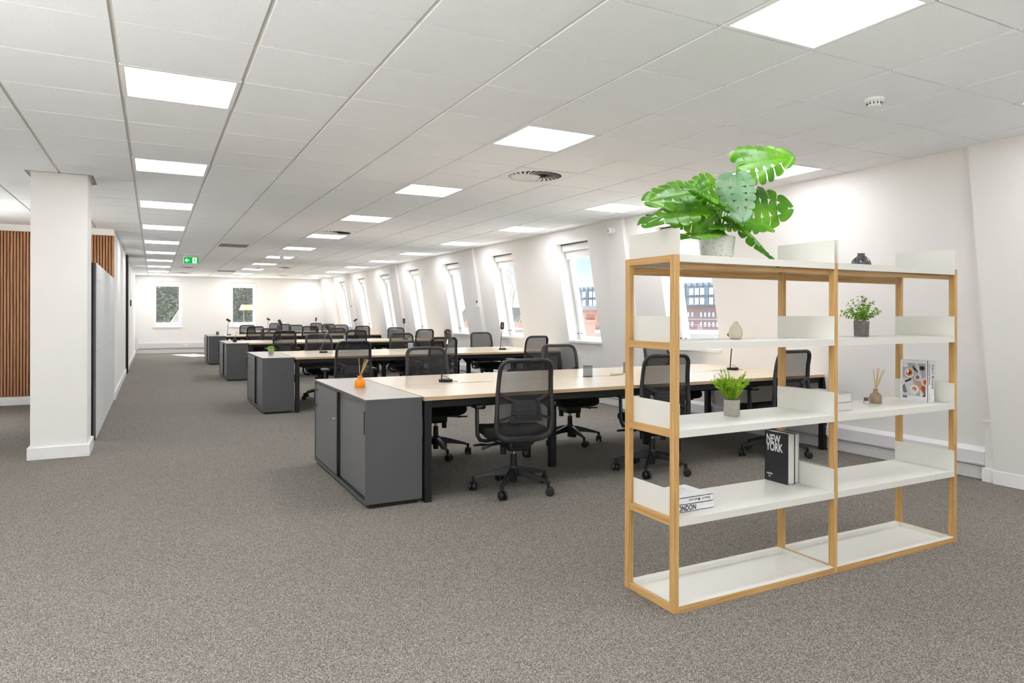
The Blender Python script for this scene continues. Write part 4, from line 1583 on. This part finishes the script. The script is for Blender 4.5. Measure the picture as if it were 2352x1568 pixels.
def round_plant(loc):
    root = empty('potted_shrub', 'round leaved green plant in grey concrete pot on right bay of bookshelf', 'plant', loc)
    MB().lathe([(0.0, 0.0), (0.058, 0.0), (0.059, 0.003), (0.064, 0.105), (0.063, 0.107), (0.056, 0.107), (0.055, 0.09), (0.0, 0.09)], n=36).build('pot', 'concretedark', root)
    rnd = random.Random(5)
    sb = MB()
    fb = MB()
    for k in range(34):
        a = rnd.uniform(0, 2 * PI)
        tl = rnd.uniform(0.0, 1.15)
        Ls = rnd.uniform(0.12, 0.19)
        d = Vector((math.cos(a) * 0.8 * tl, math.sin(a) * 0.8 * tl, 1)).normalized()
        p = Vector((math.cos(a) * 0.015, math.sin(a) * 0.015, 0.085))
        pts = []
        for q in range(8):
            pts.append(p.copy())
            p = p + d * Ls / 7
            d = (d + Vector((math.cos(a), math.sin(a), -0.55 if tl > 0.95 else 0.0)) * 0.12 * tl + Vector((rnd.gauss(0, .08), rnd.gauss(0, .08), rnd.gauss(0, .05)))).normalized()
        sb.tube(pts, 0.0011, 5)
        for q in range(2, 8):
            for s_ in range(3):
                an = rnd.uniform(0, 2 * PI)
                dd = (pts[q] - pts[q - 1]).normalized()
                o = Matrix.Rotation(an, 3, dd) @ dd.orthogonal().normalized()
                R_ = rnd.uniform(0.0055, 0.0105)
                c = pts[q] + (o + dd * 0.4).normalized() * (R_ + 0.003)
                nn = (dd * 0.8 + Vector((rnd.gauss(0, .5), rnd.gauss(0, .5), 0.5))).normalized()
                u = nn.orthogonal().normalized()
                w_ = nn.cross(u)
                ring = [c + (u * math.cos(2 * PI * i / 8) + w_ * math.sin(2 * PI * i / 8)) * R_ for i in range(8)]
                fb.add(ring + [c - nn * R_ * 0.25], [(i, (i + 1) % 8, 8) for i in range(8)])
    sb.build('stems', 'mstem', root)
    fb.build('foliage', 'roundleaf', root, smooth=False)
    return root


round_plant((3.648, 2.62, LV[2])).scale = (0.66, 0.66, 0.84)


# ---- monstera
def monstera_leaf(base, tip, hw, nrm, droop=0.08, fold=0.45, pale=False):
    base, tip = Vector(base), Vector(tip)
    L_ = (tip - base).length
    Y = (tip - base).normalized()
    Z = Vector(nrm)
    Z = (Z - Y * Z.dot(Y)).normalized()
    X = Y.cross(Z)
    rnd = random.Random(int(base.x * 1000))

    def w_(t_):
        u = min(1, max(0, (t_ + 0.16) / 1.16))
        return hw * 1.14 * (math.sin(PI * u ** 0.60)) ** 0.58

    def P(sx, t_, q):
        # q 0..1 from midrib to margin on side sx
        wd = w_(t_) * q
        tt = t_ + q * (-0.10 + 0.30 * t_)
        zz = fold * wd * wd * -1.0 + 0.03 * math.sin(q * 7 + t_ * 9) * q
        zz -= droop * tt * tt
        zz += 0.08 * q * (1 - q)
        return base + X * (sx * wd * L_) + Y * (tt * L_) + Z * (zz * L_)
    vs = []
    fs = []

    def strip(sx, ta, tb, q0, q1, nq, shrink):
        o = len(vs)
        for i in range(nq + 1):
            q = q0 + (q1 - q0) * i / nq
            s_ = shrink * max(0, (q - q0) / (q1 - q0)) ** 0.8
            mid = (ta + tb) / 2
            a = ta + (mid - ta) * s_
            c = tb - (tb - mid) * s_
            if i >= nq - 1:
                kk = 1.0 if i == nq else 0.35
                a, c = a + (c - a) * 0.24 * kk, c - (c - a) * 0.14 * kk
            for k in range(4):
                bul = 0.022 * (1 - (2 * k / 3 - 1) ** 2) if i == nq else 0
                vs.append(P(sx, a + (c - a) * k / 3, q + bul))
        for i in range(nq):
            for k in range(3):
                j = o + i * 4 + k
                fs.append((j, j + 1, j + 5, j + 4))
    cuts = [-0.16, 0.02, 0.19, 0.36, 0.53, 0.72, 1.0]
    for sx in (-1, 1):
        for a, c in zip(cuts, cuts[1:]):
            strip(sx, a, c, 0.0, 0.42, 3, 0.0)
            strip(sx, a, c, 0.42, 1.0, 8, 0.13 if c < 0.99 else 0.05)
    b = MB()
    b.add(vs, fs)
    return b, (X, Y, Z, L_)


pot_c = Vector((2.466, 2.56, LV[3]))
mo = empty('potted_monstera', 'large swiss cheese plant in white speckled pot on top of bookshelf', 'plant', (0, 0, 0))
MB().lathe([(0.0, 0.0), (0.072, 0.0), (0.076, 0.004), (0.088, 0.112), (0.087, 0.114), (0.08, 0.114), (0.078, 0.10), (0.0, 0.10)], c=pot_c, n=40).build('pot', 'terrazzo', mo)
MB().lathe([(0.0, 0.101), (0.078, 0.101)], c=pot_c).build('soil', 'soil', mo)
LEAVES = [
    ((2.598, 2.50, 2.074), (2.815, 2.42, 2.125), 0.42, (-0.3, -0.9, 0.35), 0),
    ((2.456, 2.42, 1.967), (2.458, 2.38, 1.795), 0.50, (-0.45, -1, 0.3), 1),
    ((2.264, 2.52, 1.908), (2.014, 2.5, 1.861), 0.34, (0.1, -0.75, 0.6), 0),
    ((2.500, 2.64, 1.985), (2.314, 2.62, 1.895), 0.34, (0, -1, 0.35), 0),
    ((2.404, 2.45, 1.84), (2.146, 2.4, 1.910), 0.20, (0.15, -0.30, 1), 0),
    ((2.249, 2.5, 1.835), (1.952, 2.45, 1.757), 0.30, (-0.2, -0.45, 0.9), 0),
    ((2.655, 2.56, 1.871), (2.906, 2.5, 1.884), 0.44, (-0.25, -1, 0.1), 0),
    ((2.700, 2.62, 1.972), (2.87, 2.64, 1.995), 0.40, (0, -0.6, 1), 1),
    ((2.455, 2.64, 1.843), (2.261, 2.62, 1.787), 0.38, (0.1, -1, 0.3), 0),
    ((2.392, 2.5, 1.802), (2.262, 2.46, 1.722), 0.36, (0.3, -0.9, 0.3), 0),
    ((2.562, 2.52, 1.812), (2.73, 2.46, 1.77), 0.34, (0, -0.7, 0.7), 0),
    ((2.527, 2.5, 1.769), (2.72, 2.42, 1.607), 0.24, (0.75, -0.45, 0.55), 0),
    ((2.389, 2.5, 1.728), (2.139, 2.46, 1.699), 0.24, (0.1, -0.35, 1), 0),
    ((2.5, 2.47, 1.753), (2.334, 2.45, 1.748), 0.22, (0, -0.5, 0.9), 0),
    ((2.549, 2.66, 1.861), (2.60, 2.66, 1.967), 0.40, (0, -1, 0.2), 0),
    ((2.66, 2.62, 1.99), (2.70, 2.64, 2.04), 0.42, (0, -1, 0.4), 0),
]
for i, (p0, p1, hw, nr, pale) in enumerate(LEAVES):
    b, (X, Y, Z, L_) = monstera_leaf(p0, p1, hw, nr)
    lf = b.build('leaf', 'mleafpale' if pale else 'mleaf', mo)
    base = Vector(p0)
    b = MB()
    b.tube([base - Y * 0.02 * L_, base + Y * L_ * 0.45 - Z * 0.02 * L_, base + Y * L_ * 0.93 - Z * 0.085 * L_], [0.0022, 0.0016, 0.0006], 5)
    b.build('midrib', 'mstem', lf)
    r0 = pot_c + Vector(((i % 4 - 1.5) * 0.012, (i // 4 - 1.5) * 0.012, 0.10))
    h = base.z - r0.z
    mid1 = r0 + Vector(((base.x - r0.x) * 0.18, (base.y - r0.y) * 0.2, h * 0.62 + 0.03))
    mid2 = r0 + Vector(((base.x - r0.x) * 0.62, (base.y - r0.y) * 0.6, h * 0.98 + 0.035))
    pts = []
    for k in range(13):
        tt = k / 12
        a = (1 - tt)
        pts.append(r0 * a ** 3 + mid1 * 3 * a * a * tt + mid2 * 3 * a * tt * tt + base * tt ** 3)
    MB().tube(pts, [0.0042 - 0.002 * k / 12 for k in range(13)], 6).build('stalk', 'mstem', mo)

# ---- books
def ptag(o, lab):
    o['label'] = lab
    return o


def book(label, x0, x1, y0, y1, z0, z1, spine, cover='cover', th=0.0025, group=None, pg=0.004):
    """spine: face holding the spine; the covers are the two faces across the thinnest side"""
    root = empty('book', label, 'book', ((x0 + x1) / 2, (y0 + y1) / 2, z0), 0, group)
    cx_, cy_ = (x0 + x1) / 2, (y0 + y1) / 2
    x0, x1, y0, y1, z1, z0 = x0 - cx_, x1 - cx_, y0 - cy_, y1 - cy_, z1 - z0, 0
    b = MB()
    dims = {'x': x1 - x0, 'y': y1 - y0, 'z': z1 - z0}
    thin = min(dims, key=dims.get)
    px0, px1, py0, py1, pz0, pz1 = x0 + pg, x1 - pg, y0 + pg, y1 - pg, z0 + pg, z1 - pg
    if thin == 'x':
        b.box(x0, x0 + th, y0, y1, z0, z1)
        b.box(x1 - th, x1, y0, y1, z0, z1)
        px0, px1 = x0 + th, x1 - th
    if thin == 'z':
        b.box(x0, x1, y0, y1, z0, z0 + th)
        b.box(x0, x1, y0, y1, z1 - th, z1)
        pz0, pz1 = z0 + th, z1 - th
    if spine == '-y':
        b.box(x0, x1, y0, y0 + th, z0, z1)
        py0 = y0 + th
    if spine == '+y':
        b.box(x0, x1, y1 - th, y1, z0, z1)
        py1 = y1 - th
    if spine == '+x':
        b.box(x1 - th, x1, y0, y1, z0, z1)
        px1 = x1 - th
    b.build('book_cover', cover, root, smooth=False)
    MB().box(px0, px1, py0, py1, pz0, pz1).build('pages', 'paper', root, smooth=False)
    return root, (x0, x1, y0, y1, z0, z1)


L1, L2 = LV[0], LV[1]
BG = 'coffee table books on the shelves'
# black NEW YORK book, open side (pages) towards the camera, cover facing left
bk, q = book('black book titled NEW YORK standing on lower left bay of the bookshelf', 3.000, 3.055, 2.585, 2.742, L1, L1 + 0.272, '+y', 'coverblack', th=0.003, group=BG)
X_ = q[0] - 0.0004
text('title_lettering', 'NEW', 0.062, 'inkwhite', bk, (X_, q[3] - 0.010, 0.212), (0, -1, 0), (0, 0, 1), off=0.0016, sx=0.66)
text('title_lettering', 'YORK', 0.062, 'inkwhite', bk, (X_, q[3] - 0.010, 0.168), (0, -1, 0), (0, 0, 1), off=0.0016, sx=0.66)
text('small_lettering', 'FASHION', 0.0125, 'inkwhite', bk, (X_, q[3] - 0.014, 0.036), (0, -1, 0), (0, 0, 1), off=0.0002, sx=0.75)
text('small_lettering', 'city', 0.0125, 'inkwhite', bk, (X_, q[3] - 0.026, 0.023), (0, -1, 0), (0, 0, 1), off=0.0002, sx=0.75)
book('grey backed book standing right behind the black NEW YORK book', 3.058, 3.090, 2.590, 2.742, L1, L1 + 0.268, '+y', 'covergrey', th=0.003, group=BG)
# lying stack at the left end
bk, q = book('white book with LONDON spine lying at the bottom of the left stack', 2.085, 2.345, 2.452, 2.652, L1, L1 + 0.036, '-y', group=BG)
text('spine_lettering', 'LONDON', 0.034, 'ink', bk, (q[0] + 0.028, q[2] - 0.0004, 0.006), (1, 0, 0), (0, 0, 1), off=0.0009, sx=0.80, space=1.05)
bk, q = book('white book with serif spine name lying on top of the LONDON book', 2.082, 2.334, 2.446, 2.640, L1 + 0.0362, L1 + 0.068, '-y', group=BG)
text('spine_lettering', 'Henri Matisse', 0.017, 'ink', bk, (q[1] - 0.018, q[2] - 0.0004, 0.022), (-1, 0, 0), (0, 0, -1), off=0.0003, space=1.45, sx=0.9)
b = MB()
rnd = random.Random(2)
for k in range(26):
    xa = q[0] + 0.05 + rnd.random() * 0.12
    ya = q[2] + 0.05 + rnd.random() * 0.10
    b.box(xa, xa + rnd.uniform(0.01, 0.05), ya, ya + 0.0008, 0.0319, 0.0321)
b.build('cover_drawing', 'inkgrey', bk, smooth=False)
# white page-side books on right bay
book('white book lying under another on right bay beside the middle posts', 3.135, 3.352, 2.462, 2.672, L2, L2 + 0.046, '+y', 'covergrey', group=BG, pg=0.006)
bk, q = book('white book lying on top of another on right bay beside the middle posts', 3.135, 3.350, 2.458, 2.675, L2 + 0.0462, L2 + 0.098, '+y', 'covergrey', group=BG, pg=0.006)
# standing pair at the right end
bk, q = book('white cookery book with food photo cover standing at right end of bookshelf', 4.040, 4.076, 2.470, 2.638, L2, L2 + 0.246, '-y', group=BG)
X_ = q[0] - 0.0005
text('spine_lettering', 'Delicious Places', 0.0165, 'ink', bk, (-0.007, q[2] - 0.0004, 0.228), (0, 0, -1), (1, 0, 0), off=0.0001, space=1.12)
text('small_lettering', 'ART EDITION', 0.007, 'inkgrey', bk, (-0.004, q[2] - 0.0004, 0.052), (0, 0, -1), (1, 0, 0))


def disc(b, cy_, cz_, ry, rz_, x, n=24, lift=0.0002):
    b.prism([(cy_ + ry * math.cos(2 * PI * k / n), cz_ + rz_ * math.sin(2 * PI * k / n)) for k in range(n)], x - lift, x + 0.0001, 'YZ')


# cover picture: a table seen from above with plates, cups, glasses and a hand
def cp(u, v):
    """u 0..1 left to right, v 0..1 bottom to top inside the picture"""
    return (q[3] - 0.013 - u * 0.142, 0.032 + v * 0.196)


def pic(name, mat, shapes, lift):
    b = MB()
    for s_ in shapes:
        if s_[0] == 'd':
            _, u, v_, ru, rv = s_
            c = cp(u, v_)
            disc(b, c[0], c[1], ru * 0.142, rv * 0.196, X_ - lift)
        else:
            pts = [cp(u, v_) for u, v_ in s_[1]]
            b.prism(pts, X_ - lift - 0.0002, X_ - lift + 0.0001, 'YZ')
    return b.build(name, mat, bk, smooth=False)


MT['p_table'] = flat('print_table_grey', (168, 168, 170), rough=0.5)
MT['p_lite'] = flat('print_table_light', (204, 204, 204), rough=0.5)
MT['p_plate'] = flat('print_plate', (222, 218, 210), rough=0.5)
MT['p_food'] = flat('print_food_orange', (196, 96, 50), rough=0.5)
MT['p_dark'] = flat('print_dark', (36, 34, 36), rough=0.5)
MT['p_skin'] = flat('print_hand', (200, 140, 108), rough=0.5)
MT['p_rust'] = flat('print_rust_sleeve', (158, 76, 40), rough=0.5)
MT['p_grey'] = flat('print_grey', (120, 116, 112), rough=0.5)  # mid grey of the printed coffee and glass
pic('cover_picture', 'p_table', [('p', [(0, 0), (1, 0), (1, 1), (0, 1)])], 0.0)
pic('picture_light', 'p_lite', [('p', [(0, 0.02), (0, 0.55), (0.45, 0.5), (0.62, 0)]), ('p', [(0.55, 1), (0.66, 1), (0.95, 0.35), (0.8, 0.45)])], 0.0003)
pic('picture_plates', 'p_plate', [('d', 0.30, 0.70, 0.20, 0.15), ('d', 0.52, 0.20, 0.21, 0.14), ('d', 0.66, 0.57, 0.14, 0.10), ('d', 0.97, 0.45, 0.13, 0.12), ('d', 0.12, 0.93, 0.14, 0.07), ('d', 0.04, 0.38, 0.08, 0.09), ('p', [(0.78, 0), (0.95, 0.0), (0.76, 0.22)])], 0.0006)
pic('picture_food', 'p_food', [('d', 0.30, 0.71, 0.15, 0.11), ('d', 0.52, 0.21, 0.09, 0.06), ('d', 0.97, 0.44, 0.07, 0.08)], 0.0009)
pic('picture_cream', 'p_plate', [('d', 0.24, 0.74, 0.07, 0.06), ('d', 0.50, 0.19, 0.04, 0.03)], 0.0012)
pic('picture_dark_items', 'p_dark', [('p', [(0.43, 0.93), (0.5, 0.9), (0.68, 0.76), (0.66, 0.73), (0.5, 0.8)]), ('d', 0.86, 0.86, 0.11, 0.07), ('p', [(0.1, 0.44), (0.38, 0.54), (0.40, 0.48), (0.14, 0.39)]), ('d', 0.33, 0.70, 0.05, 0.04), ('p', [(0.85, 0), (1, 0), (1, 0.09)])], 0.0013)
pic('picture_coffee', 'p_grey', [('d', 0.66, 0.575, 0.09, 0.065)], 0.0010)
pic('picture_glass', 'p_grey', [('p', [(0.0, 0.28), (0.1, 0.35), (0.22, 0.1), (0.1, 0.07), (0.02, 0.12)])], 0.0010)
pic('picture_hand', 'p_skin', [('p', [(0.55, 0.48), (0.62, 0.49), (0.74, 0.42), (0.88, 0.33), (0.80, 0.24), (0.66, 0.34)])], 0.0014)
pic('picture_sleeve', 'p_rust', [('p', [(0.88, 0.34), (1.0, 0.30), (1.0, 0.02), (0.92, 0.12), (0.80, 0.24)])], 0.0015)
b = MB()
rnd = random.Random(8)
yy = q[3] - 0.014
while yy > q[3] - 0.042:
    wd = rnd.choice((0.0008, 0.0014, 0.002))
    b.box(X_ - 0.0003, X_, yy - wd, yy, 0.017, 0.029)
    yy -= wd + rnd.choice((0.0008, 0.0012))
b.build('barcode', 'ink', bk, smooth=False)
bk, q = book('white book with bold serif spine standing against the right end plate', 4.0765, 4.112, 2.472, 2.640, L2, L2 + 0.245, '-y', group=BG)
text('spine_lettering', 'Henri Matisse', 0.0165, 'ink', bk, (-0.007, q[2] - 0.0004, 0.222), (0, 0, -1), (1, 0, 0), off=0.0009, space=1.5)

# ------------------------------------------------------------------ outside the windows
struct(MB().box(-60, 160, -60, 190, -12.3, -12).build('ground', 'ground', smooth=False))


def building(name, label, p_left, p_right, depth, z0, z1, mat):
    """block whose visible front runs from p_left to p_right (x, y)"""
    a, c = Vector(p_left), Vector(p_right)
    L_ = (c - a).length
    ang = math.atan2(c.y - a.y, c.x - a.x)
    root = empty(name, label, 'building', (a.x, a.y, 0), ang)
    MB().box(0, L_, 0, depth, z0, z1).build('walls', mat, root, smooth=False)
    return root, L_


# long block: brown brick below, blue-grey cladding above
ob, L_ = building('office_block', 'brown brick office block with blue grey upper floors seen through windows', (43.5, 66.8), (50.5, 36.5), 12, -12, 2.2, 'facadebrown')
MB().box(-0.05, L_ + 0.05, -0.25, 12, 2.2, 4.45).build('upper_floors', 'facadeblue', ob, smooth=False)
b = MB()
for k in range(int(L_ / 0.66)):
    b.box(k * 0.66, k * 0.66 + 0.05, -0.3, -0.25, 2.2, 4.45)
for z in (2.2, 3.02, 3.14, 4.1):
    b.box(0, L_, -0.3, -0.25, z, z + 0.06)
b.build('cladding_joints', 'facadeline', ob, smooth=False)
x = 0.6
k = 0
while x < L_ - 1:
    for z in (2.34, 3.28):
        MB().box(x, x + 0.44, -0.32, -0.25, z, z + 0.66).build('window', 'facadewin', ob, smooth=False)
    x += (0.62 if k % 3 else 1.0)
    k += 1
    if k > 44:
        break
x = L_ - 0.8
k = 0
while x > 1 and k < 32:
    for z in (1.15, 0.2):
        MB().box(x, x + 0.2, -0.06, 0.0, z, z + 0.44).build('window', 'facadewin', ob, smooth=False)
    x -= (0.46 if k % 5 else 1.0)
    k += 1

# red brick house and chimney seen through second window
hb, L_ = building('brick_house', 'red brick house with pale parapet seen through the second window', (17.2, 29.5), (19.4, 26.0), 5, -12, 1.55, 'redbrick')
MB().box(-0.15, L_ + 0.15, -0.15, 5.1, 1.55, 1.75).build('parapet', 'roof', hb, smooth=False)
cs = empty('chimney_stack', 'red brick chimney stack with a row of terracotta pots outside the second window', 'chimney', (14.02, 20.9, 0), -0.6)
MB().box(-0.17, 0.17, -0.12, 0.12, -3.0, 1.12).build('stack', 'redbrick', cs, smooth=False)
MB().box(-0.2, 0.2, -0.15, 0.15, 1.04, 1.14).build('corbel', 'redbrick', cs, smooth=False)
for k in range(6):
    MB().lathe([(0.026, 0), (0.022, 0.2), (0.027, 0.22)], c=(-0.15 + k * 0.06, 0, 1.14), n=10).build('chimney_pot', 'terracotta', cs)
fr = empty('flat_roof', 'pale flat roof with low rail outside the window behind the bookshelf', 'roof', (20.5, 22.0, 0), -0.72)
MB().box(-5, 5, -3.5, 3.5, -12, 0.62).build('roof_deck', 'roof', fr, smooth=False)
b = MB()
for k in range(11):
    b.cyl((-5 + k, 3.4, 0.6), (-5 + k, 3.4, 1.12), 0.02, n=6)
for z in (0.86, 1.12):
    b.cyl((-5, 3.4, z), (5, 3.4, z), 0.02, n=6)
b.build('railing', 'roof', fr)
c2 = empty('chimney_stack', 'low brown chimney with clustered pots outside the window behind the bookshelf', 'chimney', (13.9, 13.9, 0), -0.7)
MB().box(-0.4, 0.4, -0.3, 0.3, -3, 0.72).build('stack', 'slate', c2, smooth=False)
for k in range(4):
    MB().lathe([(0.05, 0), (0.045, 0.16), (0.055, 0.18)], c=(-0.28 + k * 0.19, 0, 0.72), n=10).build('chimney_pot', 'terracotta', c2)

tb, L_ = building('brick_terrace', 'distant red brick terrace seen through the fourth window', (26, 62), (34, 58), 5, -12, 0.6, 'redbrick')
MB().prism([(-0.3, 0.6), (L_ + 0.3, 0.6), (L_ - 1, 2.0), (1, 2.0)], 0, 5, 'XZ').build('roof', 'slate', tb, smooth=False)


def bare_tree(loc, h, seed, label):
    root = empty('bare_tree', label, 'tree', loc)
    rnd = random.Random(seed)
    b = MB()

    def br(p, d, L_, r, dep):
        p1 = p + d * L_
        b.tube([p, p.lerp(p1, 0.5) + Vector((rnd.gauss(0, .03), rnd.gauss(0, .03), 0)) * L_, p1], [r, r * 0.8, r * 0.6], 5)
        if dep:
            for _ in range(4 if dep > 1 else 5):
                dd = (d + Vector((rnd.gauss(0, .55), rnd.gauss(0, .55), rnd.gauss(0.15, .3)))).normalized()
                br(p.lerp(p1, rnd.uniform(0.5, 1)), dd, L_ * rnd.uniform(0.5, 0.8), r * 0.5, dep - 1)
    br(Vector((0, 0, 0)), Vector((0, 0, 1)), h, 0.25, 4)
    b.build('branches', 'bark', root, smooth=False)
    return root


bare_tree((22.5, 43, -12), 7.0, 3, 'bare winter tree seen through the third window')
bare_tree((17.5, 40, -12), 6.6, 7, 'bare winter tree seen through the fourth window')
rw, L_ = building('pale_house', 'pale rendered house below the bare trees outside the third window', (20, 48), (27, 44), 6, -12, 0.2, 'roof')


def dense_tree(loc, rx, ry, rz_, seed, label, n=8000):
    root = empty('evergreen_tree', label, 'tree', loc)
    rnd = random.Random(seed)
    b = MB()
    for k in range(n):
        u = rnd.gauss(0, 1)
        v_ = rnd.gauss(0, 1)
        w_ = rnd.gauss(0, 1)
        L_ = math.sqrt(u * u + v_ * v_ + w_ * w_)
        rr_ = rnd.uniform(0.72, 1.0) * (1 + 0.08 * math.sin(5 * u / L_) * math.cos(6 * w_ / L_))
        c = Vector((u / L_ * rx * rr_, v_ / L_ * ry * rr_, w_ / L_ * rz_ * rr_))
        if c.y > ry * 0.35:
            continue
        d = Vector((rnd.gauss(0, 1), rnd.gauss(0, 1), rnd.gauss(-0.2, 0.8))).normalized()
        leaf_quad(b, c, d, Vector((rnd.gauss(0, 1), -1, 0.6)), rnd.uniform(0.08, 0.17), rnd.uniform(0.05, 0.09), n=2)
    b.build('foliage', 'foliage', root, smooth=False)
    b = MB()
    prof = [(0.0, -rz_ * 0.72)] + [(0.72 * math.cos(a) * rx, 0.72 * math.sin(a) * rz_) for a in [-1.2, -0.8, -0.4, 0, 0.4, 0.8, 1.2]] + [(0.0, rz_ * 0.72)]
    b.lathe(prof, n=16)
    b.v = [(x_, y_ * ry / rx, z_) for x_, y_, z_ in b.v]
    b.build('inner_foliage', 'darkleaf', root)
    MB().tube([(0, 0, -rz_ * 0.5), (0, 0, -12 - loc[2])], [0.25, 0.35], 8).build('trunk', 'bark', root)
    return root


dense_tree((0.3, 33.2, 0.9), 1.7, 1.2, 2.9, 1, 'dark evergreen tree outside the left far window')
dense_tree((3.7, 33.4, 1.0), 1.68, 1.2, 2.9, 2, 'dark evergreen tree outside the right far window')
ot = empty('outbuilding', 'small outbuilding with pale tan fascia outside the right far window', 'building', (3.9, 30.6, 0))
MB().prism([(-0.7, 1.49), (1.2, 1.49), (1.2, 1.71), (-0.62, 1.71)], -0.2, 0.6, 'XZ').build('tan_fascia', 'tan', ot, smooth=False)
for xx in (-0.62, 1.1):
    MB().box(xx, xx + 0.05, -0.1, -0.05, -12, 1.49).build('post', 'blackmetal', ot, smooth=False)
MB().prism([(-0.25, 0.9), (1.2, 0.9), (1.2, 1.22), (0.0, 1.22)], -0.5, 0.2, 'XZ').build('slate_roof', 'slate', ot, smooth=False)
MB().box(-0.2, 1.2, -0.4, 0.1, -12, 0.9).build('wall', 'slate', ot, smooth=False)
g2 = MB().prism([(0.56, -12), (0.56, 0.95), (0.9, 1.5), (1.4, 1.5), (1.4, -12)], 29.6, 30.4, 'XZ').build('garden_gable', 'slate', smooth=False)
tag(g2, 'sloping grey slate gable in the lower corner of the left far window', 'building')
